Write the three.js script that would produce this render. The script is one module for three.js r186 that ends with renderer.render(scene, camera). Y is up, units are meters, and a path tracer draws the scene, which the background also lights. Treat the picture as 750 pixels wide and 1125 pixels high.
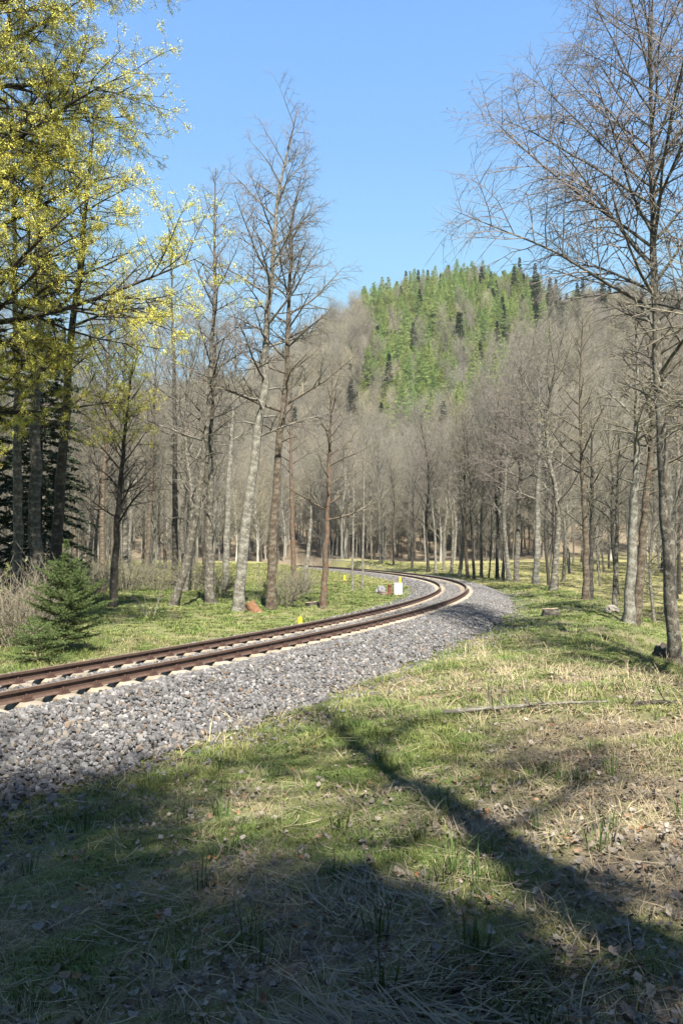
import * as THREE from 'three';
import { mergeGeometries } from 'three/addons/utils/BufferGeometryUtils.js';
import { createNoise2D } from 'simplex-noise';

// ---------------------------------------------------------------- camera, sky, sun
const scene = new THREE.Scene();
const EYE = 1.65, FPX = 861, PITCH = Math.atan((612.2 - 562.5) / FPX);
const camera = new THREE.PerspectiveCamera(2 * Math.atan(562.5 / FPX) * 180 / Math.PI, 750 / 1125, 0.05, 4000);
camera.position.set(0, EYE, 0);
camera.rotation.set(PITCH, 0, 0);
camera.updateMatrixWorld();

const renderer = new THREE.WebGLRenderer({ antialias: true });
renderer.toneMapping = THREE.LinearToneMapping;
renderer.toneMappingExposure = 3.7;
renderer.shadowMap.enabled = true;

{ // clear spring sky: paler towards the horizon, deeper blue towards the zenith
  const W = 64, H = 256, d = new Float32Array(W * H * 4);
  const stops = [[-90, .16, .17, .14], [-3, .2, .22, .2], [0, .43, .62, .78], [8, .385, .63, .81], [20, .305, .56, .81], [28, .225, .45, .80], [40, .165, .355, .76], [60, .135, .275, .61], [90, .115, .235, .53]];
  for (let j = 0; j < H; j++) {
    const e = ((j + .5) / H - .5) * 180;
    let k = 0; while (k < stops.length - 2 && stops[k + 1][0] < e) k++;
    const a = stops[k], b = stops[k + 1], t = Math.min(1, Math.max(0, (e - a[0]) / (b[0] - a[0])));
    for (let i = 0; i < W; i++) { const o = (j * W + i) * 4; for (let c = 0; c < 3; c++) d[o + c] = (a[c + 1] + (b[c + 1] - a[c + 1]) * t) * .353; d[o + 3] = 1; }
  }
  const t = new THREE.DataTexture(d, W, H, THREE.RGBAFormat, THREE.FloatType);
  t.mapping = THREE.EquirectangularReflectionMapping; t.magFilter = t.minFilter = THREE.LinearFilter; t.needsUpdate = true;
  scene.background = t; scene.environment = t;
}
const SUN_AZ = 13 * Math.PI / 180, SUN_EL = 53 * Math.PI / 180;   // behind the camera, a little to the right
const sun = new THREE.DirectionalLight(0xfff6ea, 5);
sun.position.set(Math.sin(SUN_AZ) * Math.cos(SUN_EL) * 300, Math.sin(SUN_EL) * 300, Math.cos(SUN_AZ) * Math.cos(SUN_EL) * 300);
sun.castShadow = true;
Object.assign(sun.shadow.camera, { left: -250, right: 250, top: 300, bottom: -250, near: 1, far: 1200 });
sun.shadow.mapSize.set(4096, 4096);
scene.add(sun, sun.target);

// ---------------------------------------------------------------- helpers
function rng(a) { return () => { a |= 0; a = a + 0x6D2B79F5 | 0; let t = Math.imul(a ^ a >>> 15, 1 | a); t = t + Math.imul(t ^ t >>> 7, 61 | t) ^ t; return ((t ^ t >>> 14) >>> 0) / 4294967296; }; }
const noise = createNoise2D(rng(7)), noiseB = createNoise2D(rng(19));
const clamp = (x, a = 0, b = 1) => Math.min(b, Math.max(a, x));
const lerp = (a, b, t) => a + (b - a) * t;
const sm = (a, b, x) => { const t = clamp((x - a) / (b - a)); return t * t * (3 - 2 * t); };
const fbm = (x, y, o = 4) => { let v = 0, a = .5, f = 1; for (let i = 0; i < o; i++) { v += a * noise(x * f + i * 17.3, y * f - i * 9.1); a *= .5; f *= 2.03; } return v; };
const interp = (xs, ys, x) => { if (x <= xs[0]) return ys[0]; for (let i = 1; i < xs.length; i++) if (x < xs[i]) return lerp(ys[i - 1], ys[i], (x - xs[i - 1]) / (xs[i] - xs[i - 1])); return ys[ys.length - 1]; };
const V = (x, y, z) => new THREE.Vector3(x, y, z);
// a point F metres ahead of the camera that the photograph shows at pixel (px, py)
function at(px, py, F) {
  const dx = (px - 375) / FPX, dy = (562.5 - py) / FPX, c = Math.cos(PITCH), s = Math.sin(PITCH);
  const f = c - s * dy, k = F / f;
  return V(dx * k, EYE + (s + c * dy) * k, -F);
}
const counts = {};
function numbered(name) { const n = counts[name] = (counts[name] ?? -1) + 1; return n ? name + '_' + String(n).padStart(3, '0') : name; }
function tag(o, label, category, group, kind) { o.userData = { label, category }; if (group) o.userData.group = group; if (kind) o.userData.kind = kind; return o; }
function thing(name, label, category, group) { const g = new THREE.Group(); g.name = numbered(name); scene.add(g); return tag(g, label, category, group); }
function shade(o) { o.castShadow = o.receiveShadow = true; return o; }
function part(name, geo, mat, parent, kind) { const m = shade(new THREE.Mesh(geo, mat)); m.name = parent === scene ? numbered(name) : name; if (kind) m.userData.kind = kind; parent.add(m); return m; }
function copyOf(src, label, group) { const c = src.clone(); c.name = numbered(src.userData.kindName || src.name.replace(/_\d+$/, '')); c.userData = { label, category: src.userData.category, group }; scene.add(c); return c; }

class Mesher { // triangles of one part
  constructor() { this.p = []; this.n = []; this.u = []; this.c = null; this.i = []; }
  get count() { return this.p.length / 3; }
  tube(pts, rad, sides, uvScale = 1) {
    const base = this.count, N = pts.length; let len = 0;
    let ref = Math.abs(pts[N - 1].clone().sub(pts[0]).normalize().y) > .8 ? V(1, 0, 0) : V(0, 1, 0);
    for (let k = 0; k < N; k++) {
      const t = (k ? (k < N - 1 ? pts[k + 1].clone().sub(pts[k - 1]) : pts[k].clone().sub(pts[k - 1])) : pts[1].clone().sub(pts[0])).normalize();
      const b = t.clone().cross(ref).normalize(), m = b.clone().cross(t).normalize(); ref = m.clone();
      if (k) len += pts[k].distanceTo(pts[k - 1]);
      for (let j = 0; j <= sides; j++) {
        const a = j / sides * Math.PI * 2, ca = Math.cos(a), sa = Math.sin(a);
        const nx = b.x * ca + m.x * sa, ny = b.y * ca + m.y * sa, nz = b.z * ca + m.z * sa;
        const r = typeof rad === 'function' ? rad(k, j % sides) : rad[k];
        this.p.push(pts[k].x + nx * r, pts[k].y + ny * r, pts[k].z + nz * r); this.n.push(nx, ny, nz); this.u.push(j / sides * uvScale, len * uvScale);
      }
    }
    for (let k = 0; k < N - 1; k++) for (let j = 0; j < sides; j++) {
      const a = base + k * (sides + 1) + j, c = a + sides + 1; this.i.push(a, c, a + 1, a + 1, c, c + 1);
    }
  }
  spike(p, d, len, w) { // a tapering twig, three sides
    const base = this.count, a = Math.abs(d.y) > .8 ? V(1, 0, 0) : V(0, 1, 0), b = d.clone().cross(a).normalize(), m = b.clone().cross(d);
    for (let j = 0; j < 3; j++) {
      const q = j * 2.0944, x = Math.cos(q), y = Math.sin(q), nx = b.x * x + m.x * y, ny = b.y * x + m.y * y, nz = b.z * x + m.z * y;
      this.p.push(p.x + nx * w, p.y + ny * w, p.z + nz * w); this.n.push(nx, ny, nz); this.u.push(j / 3, 0);
    }
    this.p.push(p.x + d.x * len, p.y + d.y * len, p.z + d.z * len); this.n.push(d.x, d.y, d.z); this.u.push(.5, len);
    this.i.push(base, base + 3, base + 1, base + 1, base + 3, base + 2, base + 2, base + 3, base);
  }
  tri(a, b, c) {
    const base = this.count, n = b.clone().sub(a).cross(c.clone().sub(a)).normalize();
    for (const q of [a, b, c]) { this.p.push(q.x, q.y, q.z); this.n.push(n.x, n.y, n.z); this.u.push(q.x, q.z); }
    this.i.push(base, base + 1, base + 2);
  }
  geo(color) {
    const g = new THREE.BufferGeometry();
    g.setAttribute('position', new THREE.Float32BufferAttribute(this.p, 3));
    g.setAttribute('normal', new THREE.Float32BufferAttribute(this.n, 3));
    g.setAttribute('uv', new THREE.Float32BufferAttribute(this.u, 2));
    if (this.c) g.setAttribute('color', new THREE.Float32BufferAttribute(this.c, 3));
    else if (color) { const c = new Float32Array(this.p.length); for (let k = 0; k < c.length; k += 3) c.set(color.map(v => v * ALB), k); g.setAttribute('color', new THREE.BufferAttribute(c, 3)); }
    g.setIndex(this.i);
    return g;
  }
}
function dataTex(S, T, fn, srgb, repeat = [1, 1]) { // fn(u, v) -> [r, g, b] in 0..1, tiling is up to fn
  const d = new Uint8Array(S * T * 4);
  for (let y = 0; y < T; y++) for (let x = 0; x < S; x++) { const c = fn(x / S, y / T), o = (y * S + x) * 4; d[o] = clamp(c[0]) * 255; d[o + 1] = clamp(c[1]) * 255; d[o + 2] = clamp(c[2]) * 255; d[o + 3] = 255; }
  const t = new THREE.DataTexture(d, S, T); t.wrapS = t.wrapT = THREE.RepeatWrapping; t.magFilter = THREE.LinearFilter; t.minFilter = THREE.LinearMipmapLinearFilter; t.generateMipmaps = true;
  if (srgb) t.colorSpace = THREE.SRGBColorSpace; t.repeat.set(...repeat); t.needsUpdate = true; return t;
}
// noise that tiles over the unit square: blend of four shifted copies
const tileN = (nf, u, v, fx, fy) => { const a = nf(u * fx, v * fy), b = nf((u - 1) * fx, v * fy), c = nf(u * fx, (v - 1) * fy), d = nf((u - 1) * fx, (v - 1) * fy); const U = sm(.75, 1, u), W = sm(.75, 1, v); return lerp(lerp(a, b, U), lerp(c, d, U), W); };
const ALB = .55, RGB = (r, g, b) => new THREE.Color().setRGB(r * ALB, g * ALB, b * ALB), TINT = (r, g, b) => new THREE.Color().setRGB(r, g, b);   // reflectances are given relative to ALB
function std(r, g, b, rough = .95, extra = {}) { return new THREE.MeshStandardMaterial({ color: RGB(r, g, b), roughness: rough, ...extra }); }

// ---------------------------------------------------------------- the railway's line (X to the right, F ahead)
const RAIL_Y = EYE - 1.686, GAUGE = 1.505, CANT = .055;
const line = [];
{
  let x = -10.371, z = -.544, th = .4868; const ds = .375, back = [];
  for (let k = 0, bx = x, bz = z; k < 80; k++) { bx -= Math.sin(th) * ds; bz -= Math.cos(th) * ds; back.unshift([bx, bz, th]); }
  line.push(...back);
  for (let k = 0; k < 560; k++) { line.push([x, z, th]); x += Math.sin(th) * ds; z += Math.cos(th) * ds; th += interp([0, 22.5, 52.5, 90, 150], [.00023, -.00936, -.00935, -.00209, -.00195], k * ds) * ds; }
}
function railPos(X, F) { // [signed distance to the centre line (outside of the curve positive), index]
  let best = 1e9, bi = 0;
  for (let k = 0; k < line.length; k += 8) { const q = line[k], d = (X - q[0]) ** 2 + (F - q[1]) ** 2; if (d < best) { best = d; bi = k; } }
  const lo = Math.max(0, bi - 8), hi = Math.min(line.length - 1, bi + 8); best = 1e9;
  for (let k = lo; k <= hi; k++) { const q = line[k], d = (X - q[0]) ** 2 + (F - q[1]) ** 2; if (d < best) { best = d; bi = k; } }
  const q = line[bi]; return [(X - q[0]) * Math.cos(q[2]) - (F - q[1]) * Math.sin(q[2]), bi];
}
const onLine = (idx, s, y) => { const k = clamp(Math.floor(idx), 0, line.length - 2), t = idx - k, a = line[k], b = line[k + 1], th = lerp(a[2], b[2], t); return V(lerp(a[0], b[0], t) + s * Math.cos(th), y, -(lerp(a[1], b[1], t) - s * Math.sin(th))); };

// ---------------------------------------------------------------- terrain
const RIDGE_X = [-420, -220, -130, -60, -12, 12, 40, 67, 95, 120, 187, 320, 600], RIDGE_Y = [60, 62, 66, 76, 108, 127, 136, 140, 136, 127, 124, 110, 60];
function hill(X, F) {
  if (F < 120) return 0;
  const r = interp(RIDGE_X, RIDGE_Y, X * 430 / Math.max(F, 300) * .5 + X * .5), start = lerp(158, 132, sm(15, 60, X));
  let h = r * Math.pow(sm(start - 8, 455, F), 1.12) * (1 - .5 * sm(480, 900, F));
  return h + sm(start + 25, 300, F) * fbm(X / 60, F / 60, 3) * 8;
}
function ground(X, F, rp) {
  const [s] = rp || railPos(X, F), r = Math.hypot(X, F);
  let y;
  if (s > 0) {
    const yc = lerp(0, -.36, sm(5, 20, F)), sc = lerp(11.5, 5.9, sm(4, 15, F)) + fbm(F / 6, 3.3, 2) * .8;
    y = lerp(-.60, yc, sm(2.6, Math.max(5.2, sc - .5), s));
    const deep = lerp(2.3, .6, sm(50, 90, F)) * sm(-12, 6, F);
    y -= deep * sm(sc, sc + lerp(7, 10, sm(40, 80, F)), s);
    y += sm(sc + 3, sc + 30, s) * .3 + sm(72, 150, F) * 1.7;
  } else {
    y = lerp(-.55, -.28, sm(2.4, 9, -s)) + sm(12, 60, -s) * .35 + sm(90, 150, F) * 1.2 * sm(3, 12, -s);
  }
  y += fbm(X / 3.1, F / 3.1, 3) * .10 * sm(2.8, 4.5, Math.abs(s)) * sm(0, 3, r + .5) + fbm(X / .5, F / .5, 2) * .022;
  if (Math.abs(s) < 2.6) y = Math.min(y, -.62);
  return y + hill(X, F);
}
// how green, how much leaf litter, how much dry straw the ground carries
function cover(X, F, s) {
  const a = fbm(X / 1.7, F / 1.7, 3), b = fbm(X / .55 + 40, F / .55, 3), c = fbm(X / 6 - 30, F / 6, 2);
  let green = .52 + a * .7 + c * .35, litter = .28 + b * .55 - a * .45, straw = .34 + fbm(X / .9 + 90, F / .9 - 12, 3) * .8;
  if (s > 0 && F < 14) { // the trodden verge in front
    litter += .38 * Math.exp(-(((X - 1.6) / 1.3) ** 2 + ((F - 5.6) / 1.7) ** 2)) + .5 * Math.exp(-(((X - .6) / .9) ** 2 + ((F - 3.2) / .8) ** 2)) + .2 * sm(5, 3, F);
    green -= .35 * Math.exp(-(((X - 1.6) / 1.4) ** 2 + ((F - 5.6) / 1.9) ** 2)) + .25 * sm(4.6, 3, F); green += .22 * Math.exp(-(((X - .3) / 1.2) ** 2 + ((F - 8) / 1.6) ** 2));
    straw += .25 * Math.exp(-(((X - 2) / 1.2) ** 2 + ((F - 7.2) / 1.6) ** 2)) + .15 * sm(.8, 2.2, X); green -= .16 * sm(.8, 2.2, X); litter += .12 * sm(.8, 2.2, X);
  } else if (s > 0) { green += .12; litter -= .22; }
  else { green += .22; litter -= .3; straw += .32 * Math.exp(-(((-s - 3.2) / 1.6) ** 2)); }
  if (F > 60) { straw += .18; litter -= .1; }
  if (s > 10 && F > 30) { straw += .35 * sm(30, 45, F); green -= .2 * sm(30, 45, F); litter -= .2; }
  const wood = sm(138, 160, F) * (s > -6 || F > 150 ? 1 : 1) ; litter = lerp(litter, .9, wood); green = lerp(green, .05, wood); straw = lerp(straw, .1, wood);
  return [clamp(green), clamp(litter), clamp(straw)];
}
const groundTex = dataTex(1024, 1024, (() => {
  const S = 1024, f = new Float32Array(S * S).fill(.5), R = rng(33);   // short straws, crumbs and bits of leaf, laid over one another
  const put = (x, y, v) => { f[((y | 0) + S) % S * S + ((x | 0) + S) % S] = v; };
  for (let k = 0; k < 26000; k++) { const x = R() * S, y = R() * S, a = R() * 6.28, L = 5 + R() * 26, v = .25 + R() * .7; for (let t = 0; t < L; t++) { put(x + Math.cos(a) * t, y + Math.sin(a) * t, v); put(x + Math.cos(a) * t + 1, y + Math.sin(a) * t, v * .95); } }
  for (let k = 0; k < 1600; k++) { const x = R() * S, y = R() * S, r = 3 + R() * 9, v = .3 + R() * .6, q = .5 + R() * .5, a = R() * 3.1; for (let j = -r; j <= r; j++) for (let i = -r; i <= r; i++) { const p = i * Math.cos(a) + j * Math.sin(a), w = (-i * Math.sin(a) + j * Math.cos(a)) / q; if (p * p + w * w < r * r * (.7 + .3 * noise(i / 3 + k, j / 3))) put(x + i, y + j, v + noise(i / 4, j / 4 + k) * .1); } }
  return (u, v) => { const q = f[(v * S | 0) * S + (u * S | 0)], n = tileN(noise, u, v, 9, 9) * .5 + tileN(noiseB, u, v, 31, 31) * .5; const b = .55 + (q - .5) * .55 + n * .13; return [b * 1.02, b, b * .93]; };
})(), false);
{
  const angs = [];
  for (let a = -180; a < -44; a += 3) angs.push(a); for (let a = -44; a <= 44; a += .28) angs.push(a); for (let a = 46; a < 180; a += 3) angs.push(a);
  const rings = [.02]; while (rings[rings.length - 1] < 1500) rings.push(rings[rings.length - 1] * 1.028 + .012);
  const p = [], u = [], c = [], idx = [], N = angs.length;
  for (const r of rings) for (const a of angs) {
    const X = Math.sin(a * Math.PI / 180) * r, F = Math.cos(a * Math.PI / 180) * r, rp = railPos(X, F);
    p.push(X, ground(X, F, rp), -F); u.push(X / 1.3, F / 1.3);
    const [g, l, w] = cover(X, F, rp[0]);
    let col = [.075, .056, .036];
    const mixc = (q, t) => { for (let k = 0; k < 3; k++) col[k] = lerp(col[k], q[k], t); };
    mixc([.34, .285, .165], clamp(w * 1.0)); mixc([.23, .185, .135], clamp(l * .9)); mixc([.15, .19, .04], clamp(g * 1.0));
    if (F > 45) mixc([.34, .32, .12], .65 * sm(45, 75, F) * (1 - sm(138, 155, F)));
    mixc([.21, .168, .115], sm(142, 165, F) * .8);
    const v = 1 + fbm(X / 14, F / 14, 3) * .25; c.push(col[0] * v, col[1] * v, col[2] * v);
  }
  for (let k = 0; k < rings.length - 1; k++) for (let j = 0; j < N; j++) { const a = k * N + j, b = k * N + (j + 1) % N; idx.push(a, b, a + N, b, b + N, a + N); }
  const g = new THREE.BufferGeometry();
  g.setAttribute('position', new THREE.Float32BufferAttribute(p, 3)); g.setAttribute('uv', new THREE.Float32BufferAttribute(u, 2)); g.setAttribute('color', new THREE.Float32BufferAttribute(c, 3));
  g.setIndex(idx); g.computeVertexNormals();
  const m = part('ground', g, new THREE.MeshStandardMaterial({ vertexColors: true, map: groundTex, bumpMap: groundTex, bumpScale: .012, roughness: 1 }), scene);
  m.userData = { kind: 'structure', label: 'grassy valley ground with leaf litter rising to a wooded hill' };
}

// ---------------------------------------------------------------- ballast and track
const idxOf = 1 / .375;
function ballastY(s, n = 0) { const a = Math.abs(s), tilt = s > 0 ? Math.min(s, 1.9) * CANT / GAUGE : Math.max(s, -1.9) * CANT / GAUGE; const end = s > 0 ? 3.05 : 2.75; return RAIL_Y - .245 + tilt * .9 - .40 * sm(0, 1, clamp((a - 1.72 - n) / (end - 1.72)) * .8 + .0) + .06 * (1 - sm(.3, .52, a)) + .065 * sm(.9, 1.06, a) * (1 - sm(1.7, 2.1, a)); }
const ballastBed = (() => {
  const ss = []; for (let s = -3; s <= 3.35; s += .13) ss.push(s);
  const p = [], u = [], idx = [], n = ss.length; let row = 0;
  for (let k = 0; k < line.length - 1; k += 1) {
    for (const s of ss) { const edge = Math.abs(s) > 2.5 ? -.25 * sm(2.6, 3.2, Math.abs(s)) : 0, q = onLine(k, s, 0); q.y = ballastY(s, fbm(k / 9, s > 0 ? 5 : 9, 2) * .25) + edge + fbm(q.x * 4, q.z * 4, 2) * .02; p.push(q.x, q.y, q.z); u.push(q.x / .8, q.z / .8); }
    if (row++) for (let j = 0; j < n - 1; j++) { const a = (row - 2) * n + j; idx.push(a, a + 1, a + n, a + 1, a + n + 1, a + n); }
  }
  const g = new THREE.BufferGeometry(); g.setAttribute('position', new THREE.Float32BufferAttribute(p, 3)); g.setAttribute('uv', new THREE.Float32BufferAttribute(u, 2)); g.setIndex(idx); g.computeVertexNormals();
  const cell = dataTex(512, 512, (() => { const R = rng(5), pts = []; for (let j = 0; j < 20; j++) for (let i = 0; i < 20; i++) pts.push([(i + R()) / 20, (j + R()) / 20, .3 + R() * .55]); return (x, y) => { let b1 = 9, b2 = 9, v = 0; const ci = x * 20 | 0, cj = y * 20 | 0; for (let dj = -1; dj < 2; dj++) for (let di = -1; di < 2; di++) { const q = pts[((cj + dj + 20) % 20) * 20 + (ci + di + 20) % 20]; let dx = Math.abs(q[0] - x), dy = Math.abs(q[1] - y); dx = Math.min(dx, 1 - dx); dy = Math.min(dy, 1 - dy); const d = Math.hypot(dx, dy) * 20; if (d < b1) { b2 = b1; b1 = d; v = q[2]; } else if (d < b2) b2 = d; } const e = sm(.02, .16, b2 - b1); const k = lerp(.22, v, e); return [k, k, k * 1.03]; }; })(), false);
  const m = part('ballast_bed', g, new THREE.MeshStandardMaterial({ color: RGB(.43, .427, .42), map: cell, bumpMap: cell, bumpScale: .03, roughness: 1 }), scene);
  m.userData = { kind: 'structure', label: 'grey crushed stone ballast under the railway track' };
  return m;
})();
const stoneTex = dataTex(128, 128, (u, v) => { const n = .8 + tileN(noise, u, v, 6, 6) * .12 + tileN(noiseB, u, v, 25, 25) * .12; return [n, n, n]; }, false);
const stoneMat = new THREE.MeshStandardMaterial({ color: 0xffffff, map: stoneTex, roughness: .93 });
function stoneGeo(seed) {
  const R = rng(seed), g = new THREE.IcosahedronGeometry(1, 0), p = g.attributes.position, off = new Map();
  const sx = .8 + R() * .5, sy = .55 + R() * .35, sz = .75 + R() * .4;
  for (let k = 0; k < p.count; k++) { const key = [p.getX(k), p.getY(k), p.getZ(k)].map(v => v.toFixed(2)).join(); if (!off.has(key)) off.set(key, .72 + R() * .5); const f = off.get(key); p.setXYZ(k, p.getX(k) * f * sx, p.getY(k) * f * sy, p.getZ(k) * f * sz); }
  g.computeVertexNormals(); return g;
}
{
  const variants = [1, 2, 3, 4, 5].map(stoneGeo), R = rng(77), all = [];
  const N = 125000;
  for (let k = 0; k < N; k++) {
    const u = R(), near = R();
    const idx = near < .8 ? 80 + (4 + 54 * Math.pow(u, 1.12)) * idxOf : 80 + (55 + 105 * u) * idxOf;
    const far = near >= .8;
    let s = R() < .72 ? lerp(1.1, 3.25, R()) : R() < .4 ? lerp(-.55, .55, R()) : lerp(-2.95, 1.25, R()); const stray = R() < .035; if (stray) s = 2.9 + R() * R() * 1.6;
    if (far && R() < .6) s = lerp(-2.9, -1.2, R());
    const ragged = 3.02 + fbm(idx / 7, s > 0 ? 1 : 8, 3) * .45;
    if (Math.abs(s) > ragged && !stray) continue;
    const q = onLine(idx, s, 0), n = fbm(idx / 9, s > 0 ? 5 : 9, 2) * .25;
    if (far && q.z > -40) continue;
    const size = (.018 + Math.pow(R(), 2) * .027) * (far ? 1.5 : 1), mid = Math.abs(s) < 1.25 && Math.abs(s) > .5;
    q.y = Math.max(ballastY(s, n) + (mid ? -.035 : 0), Math.abs(s) > 2.5 ? ground(q.x, -q.z) : -9) + size * .25 + R() * .022;
    const w = R(), v = .5 + R() * R() * 1.3; let c = [.258 * v, .256 * v, .254 * v];
    if (w > .93) c = [.34 * v, .31 * v, .26 * v]; else if (w > .87) c = [.27 * v, .20 * v, .14 * v]; else if (w > .85) c = [.5, .48, .45];
    all.push({ q, size, c, v: k % 5, d: Math.hypot(q.x, q.z), e: [R() * 6.3, R() * 6.3, R() * 6.3] });
  }
  all.sort((a, b) => a.size / a.d > b.size / b.d ? -1 : 1);
  const inFrame = o => Math.abs(o.q.x / -o.q.z) < .43 && o.q.z < 0 && o.size > .026;
  const single = new Set(all.filter(inFrame).slice(0, 260));
  const tone = [[.24, .238, .236], [.165, .164, .163], [.33, .327, .323], [.31, .27, .215]].map(c => new THREE.MeshStandardMaterial({ color: RGB(...c), map: stoneTex, roughness: .93 }));
  for (const o of single) { const m = part('stone', variants[o.v], tone[o.v % 4], ballastBed); m.position.copy(o.q); m.rotation.set(...o.e); m.scale.setScalar(o.size); }
  for (let v = 0; v < 5; v++) {
    const list = all.filter(o => o.v === v && !single.has(o)), im = new THREE.InstancedMesh(variants[v], stoneMat, list.length), D = new THREE.Object3D();
    list.forEach((o, k) => { D.position.copy(o.q); D.rotation.set(...o.e); D.scale.setScalar(o.size); D.updateMatrix(); im.setMatrixAt(k, D.matrix); im.setColorAt(k, RGB(...o.c)); });
    im.name = 'loose_stones'; im.userData.kind = 'stuff'; shade(im); ballastBed.add(im);
  }
}
const rustTex = dataTex(256, 256, (u, v) => { const n = tileN(noise, u, v, 5, 5) * .5 + tileN(noiseB, u, v, 18, 18) * .3 + tileN(noise, u, v, 60, 60) * .25; return [.72 + n * .3, .70 + n * .34, .68 + n * .36]; }, false);
{
  const track = thing('railway_track', 'rusty single railway track on pale concrete sleepers curving left', 'railway track');
  const prof = [[-.0365, 0], [-.036, -.012], [-.034, -.036], [-.012, -.048], [-.0085, -.062], [-.0085, -.115], [-.014, -.128], [-.058, -.139], [-.062, -.149], [.062, -.149], [.058, -.139], [.014, -.128], [.0085, -.115], [.0085, -.062], [.012, -.048], [.034, -.036], [.036, -.012], [.0365, 0], [.025, .003], [-.025, .003]].reverse();
  const sweep = (profile, s0, y0, closed) => {
    const p = [], u = [], idx = []; let row = 0; const n = profile.length, from = 40;
    const m = closed ? n : n - 1;
    for (let e = 0; e < m; e++) { // each face of the section keeps its own edge
      const A = profile[e], B = profile[(e + 1) % n]; let first = true;
      for (let k = from; k < line.length - 1; k += 1) {
        for (const [ds, dy] of [A, B]) { const tilt = (s0 + ds) * CANT / GAUGE, q = onLine(k, s0 + ds - dy * CANT / GAUGE, y0 + dy + tilt); p.push(q.x, q.y, q.z); u.push(k * .375 / .6, (ds + dy) / .6); }
        if (!first) idx.push(row - 2, row - 1, row, row - 1, row + 1, row); first = false; row += 2;
      }
    }
    const g = new THREE.BufferGeometry(); g.setAttribute('position', new THREE.Float32BufferAttribute(p, 3)); g.setAttribute('uv', new THREE.Float32BufferAttribute(u, 2)); g.setIndex(idx); g.computeVertexNormals(); return g;
  };
  const rust = new THREE.MeshStandardMaterial({ color: RGB(.165, .10, .07), map: rustTex, bumpMap: rustTex, bumpScale: .002, roughness: .85 });
  const worn = new THREE.MeshStandardMaterial({ color: RGB(.52, .43, .34), map: rustTex, roughness: .45, metalness: .4 });
  for (const s of [-GAUGE / 2, GAUGE / 2]) {
    const r = part('rail', sweep(prof, s, RAIL_Y, true), rust, track);
    part('running_surface', sweep([[.030, .0032], [.022, .0045], [-.022, .0045], [-.030, .0032]], s, RAIL_Y, false), worn, r);
  }
  // a concrete sleeper: higher at the rail seats, lower in the middle, sloping flanks and ends
  const sec = [[-1.27, .12, .10], [-1.22, .165, .115], [-.95, .205, .12], [-.60, .205, .12], [-.42, .178, .12], [.42, .178, .12], [.60, .205, .12], [.95, .205, .12], [1.22, .165, .115], [1.27, .12, .10]];
  const M = new Mesher(); M.flat = true; { const q = (s, h, w) => [V(s, -.21, -.155), V(s, h - .21 - .045, -w - .015), V(s, h - .21, -w + .04), V(s, h - .21, w - .04), V(s, h - .21 - .045, w + .015), V(s, -.21, .155)];
    for (let k = 0; k < sec.length - 1; k++) { const a = q(...sec[k]), b = q(...sec[k + 1]); for (let j = 0; j < 5; j++) { M.tri(a[j], a[j + 1], b[j]); M.tri(a[j + 1], b[j + 1], b[j]); } }
    for (const [k, f] of [[0, 1], [sec.length - 1, 0]]) { const a = q(...sec[k]); for (let j = 1; j < 5; j++) f ? M.tri(a[0], a[j + 1], a[j]) : M.tri(a[0], a[j], a[j + 1]); } }
  const sleeperGeo = M.geo(), conTex = dataTex(256, 256, (u, v) => { const n = tileN(noise, u, v, 4, 4) * .5 + tileN(noiseB, u, v, 22, 22) * .3 + tileN(noise, u, v, 70, 70) * .2; const st = sm(.1, .5, tileN(noise, (u + .4) % 1, v, 2.5, 3) + n * .5) * .28; return [.86 + n * .2 - st, .85 + n * .21 - st * 1.1, .82 + n * .24 - st * 1.2]; }, false);
  const conMats = [[.43, .37, .275], [.38, .335, .26], [.47, .42, .33]].map(c => new THREE.MeshStandardMaterial({ color: RGB(...c), map: conTex, roughness: .95, bumpMap: conTex, bumpScale: .004 }));
  // fastening: ribbed plate, clip and two bolts on one side of the rail foot
  const fg = []; const box = (w, h, d, x, y, z, r = 0) => { const b = new THREE.BoxGeometry(w, h, d); b.rotateZ(r); b.translate(x, y, z); fg.push(b); };
  box(.10, .016, .16, .09, .008, 0); box(.065, .022, .055, .085, .030, 0, -.25); box(.02, .05, .12, .112, .03, 0);
  for (const z of [-.055, .055]) { const b = new THREE.CylinderGeometry(.014, .016, .06, 6); b.translate(.095, .045, z); fg.push(b); }
  { const b = new THREE.CylinderGeometry(.017, .017, .07, 6); b.translate(.085, .055, 0); fg.push(b); }
  const fastGeo = mergeGeometries(fg), clipMat = new THREE.MeshStandardMaterial({ color: RGB(.13, .065, .045), map: rustTex, roughness: .8 }), R = rng(4);
  const rest = [];
  for (let k = 0; k < 330; k++) {
    const idx = 76 + k * .6 * idxOf, th = line[Math.min(line.length - 2, Math.floor(idx))][2]; if (idx > line.length - 3) break;
    const pos = onLine(idx, 0, RAIL_Y - .152), tiltA = Math.atan(CANT / GAUGE);
    if (k >= 296) { rest.push([pos, th]); continue; }
    const m = part('sleeper', sleeperGeo, conMats[R() * 3 | 0], track);
    m.rotation.order = 'YXZ'; m.position.copy(pos); m.rotation.set(0, -th + (R() - .5) * .03, tiltA);
    if (Math.hypot(pos.x, pos.z) < 44) for (const s of [-1, 1]) for (const f of [-1, 1]) { const c = part('rail_fastening', fastGeo, clipMat, m); c.position.set(s * GAUGE / 2, -.003, 0); if (f < 0) c.rotation.y = Math.PI; }
  }
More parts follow.
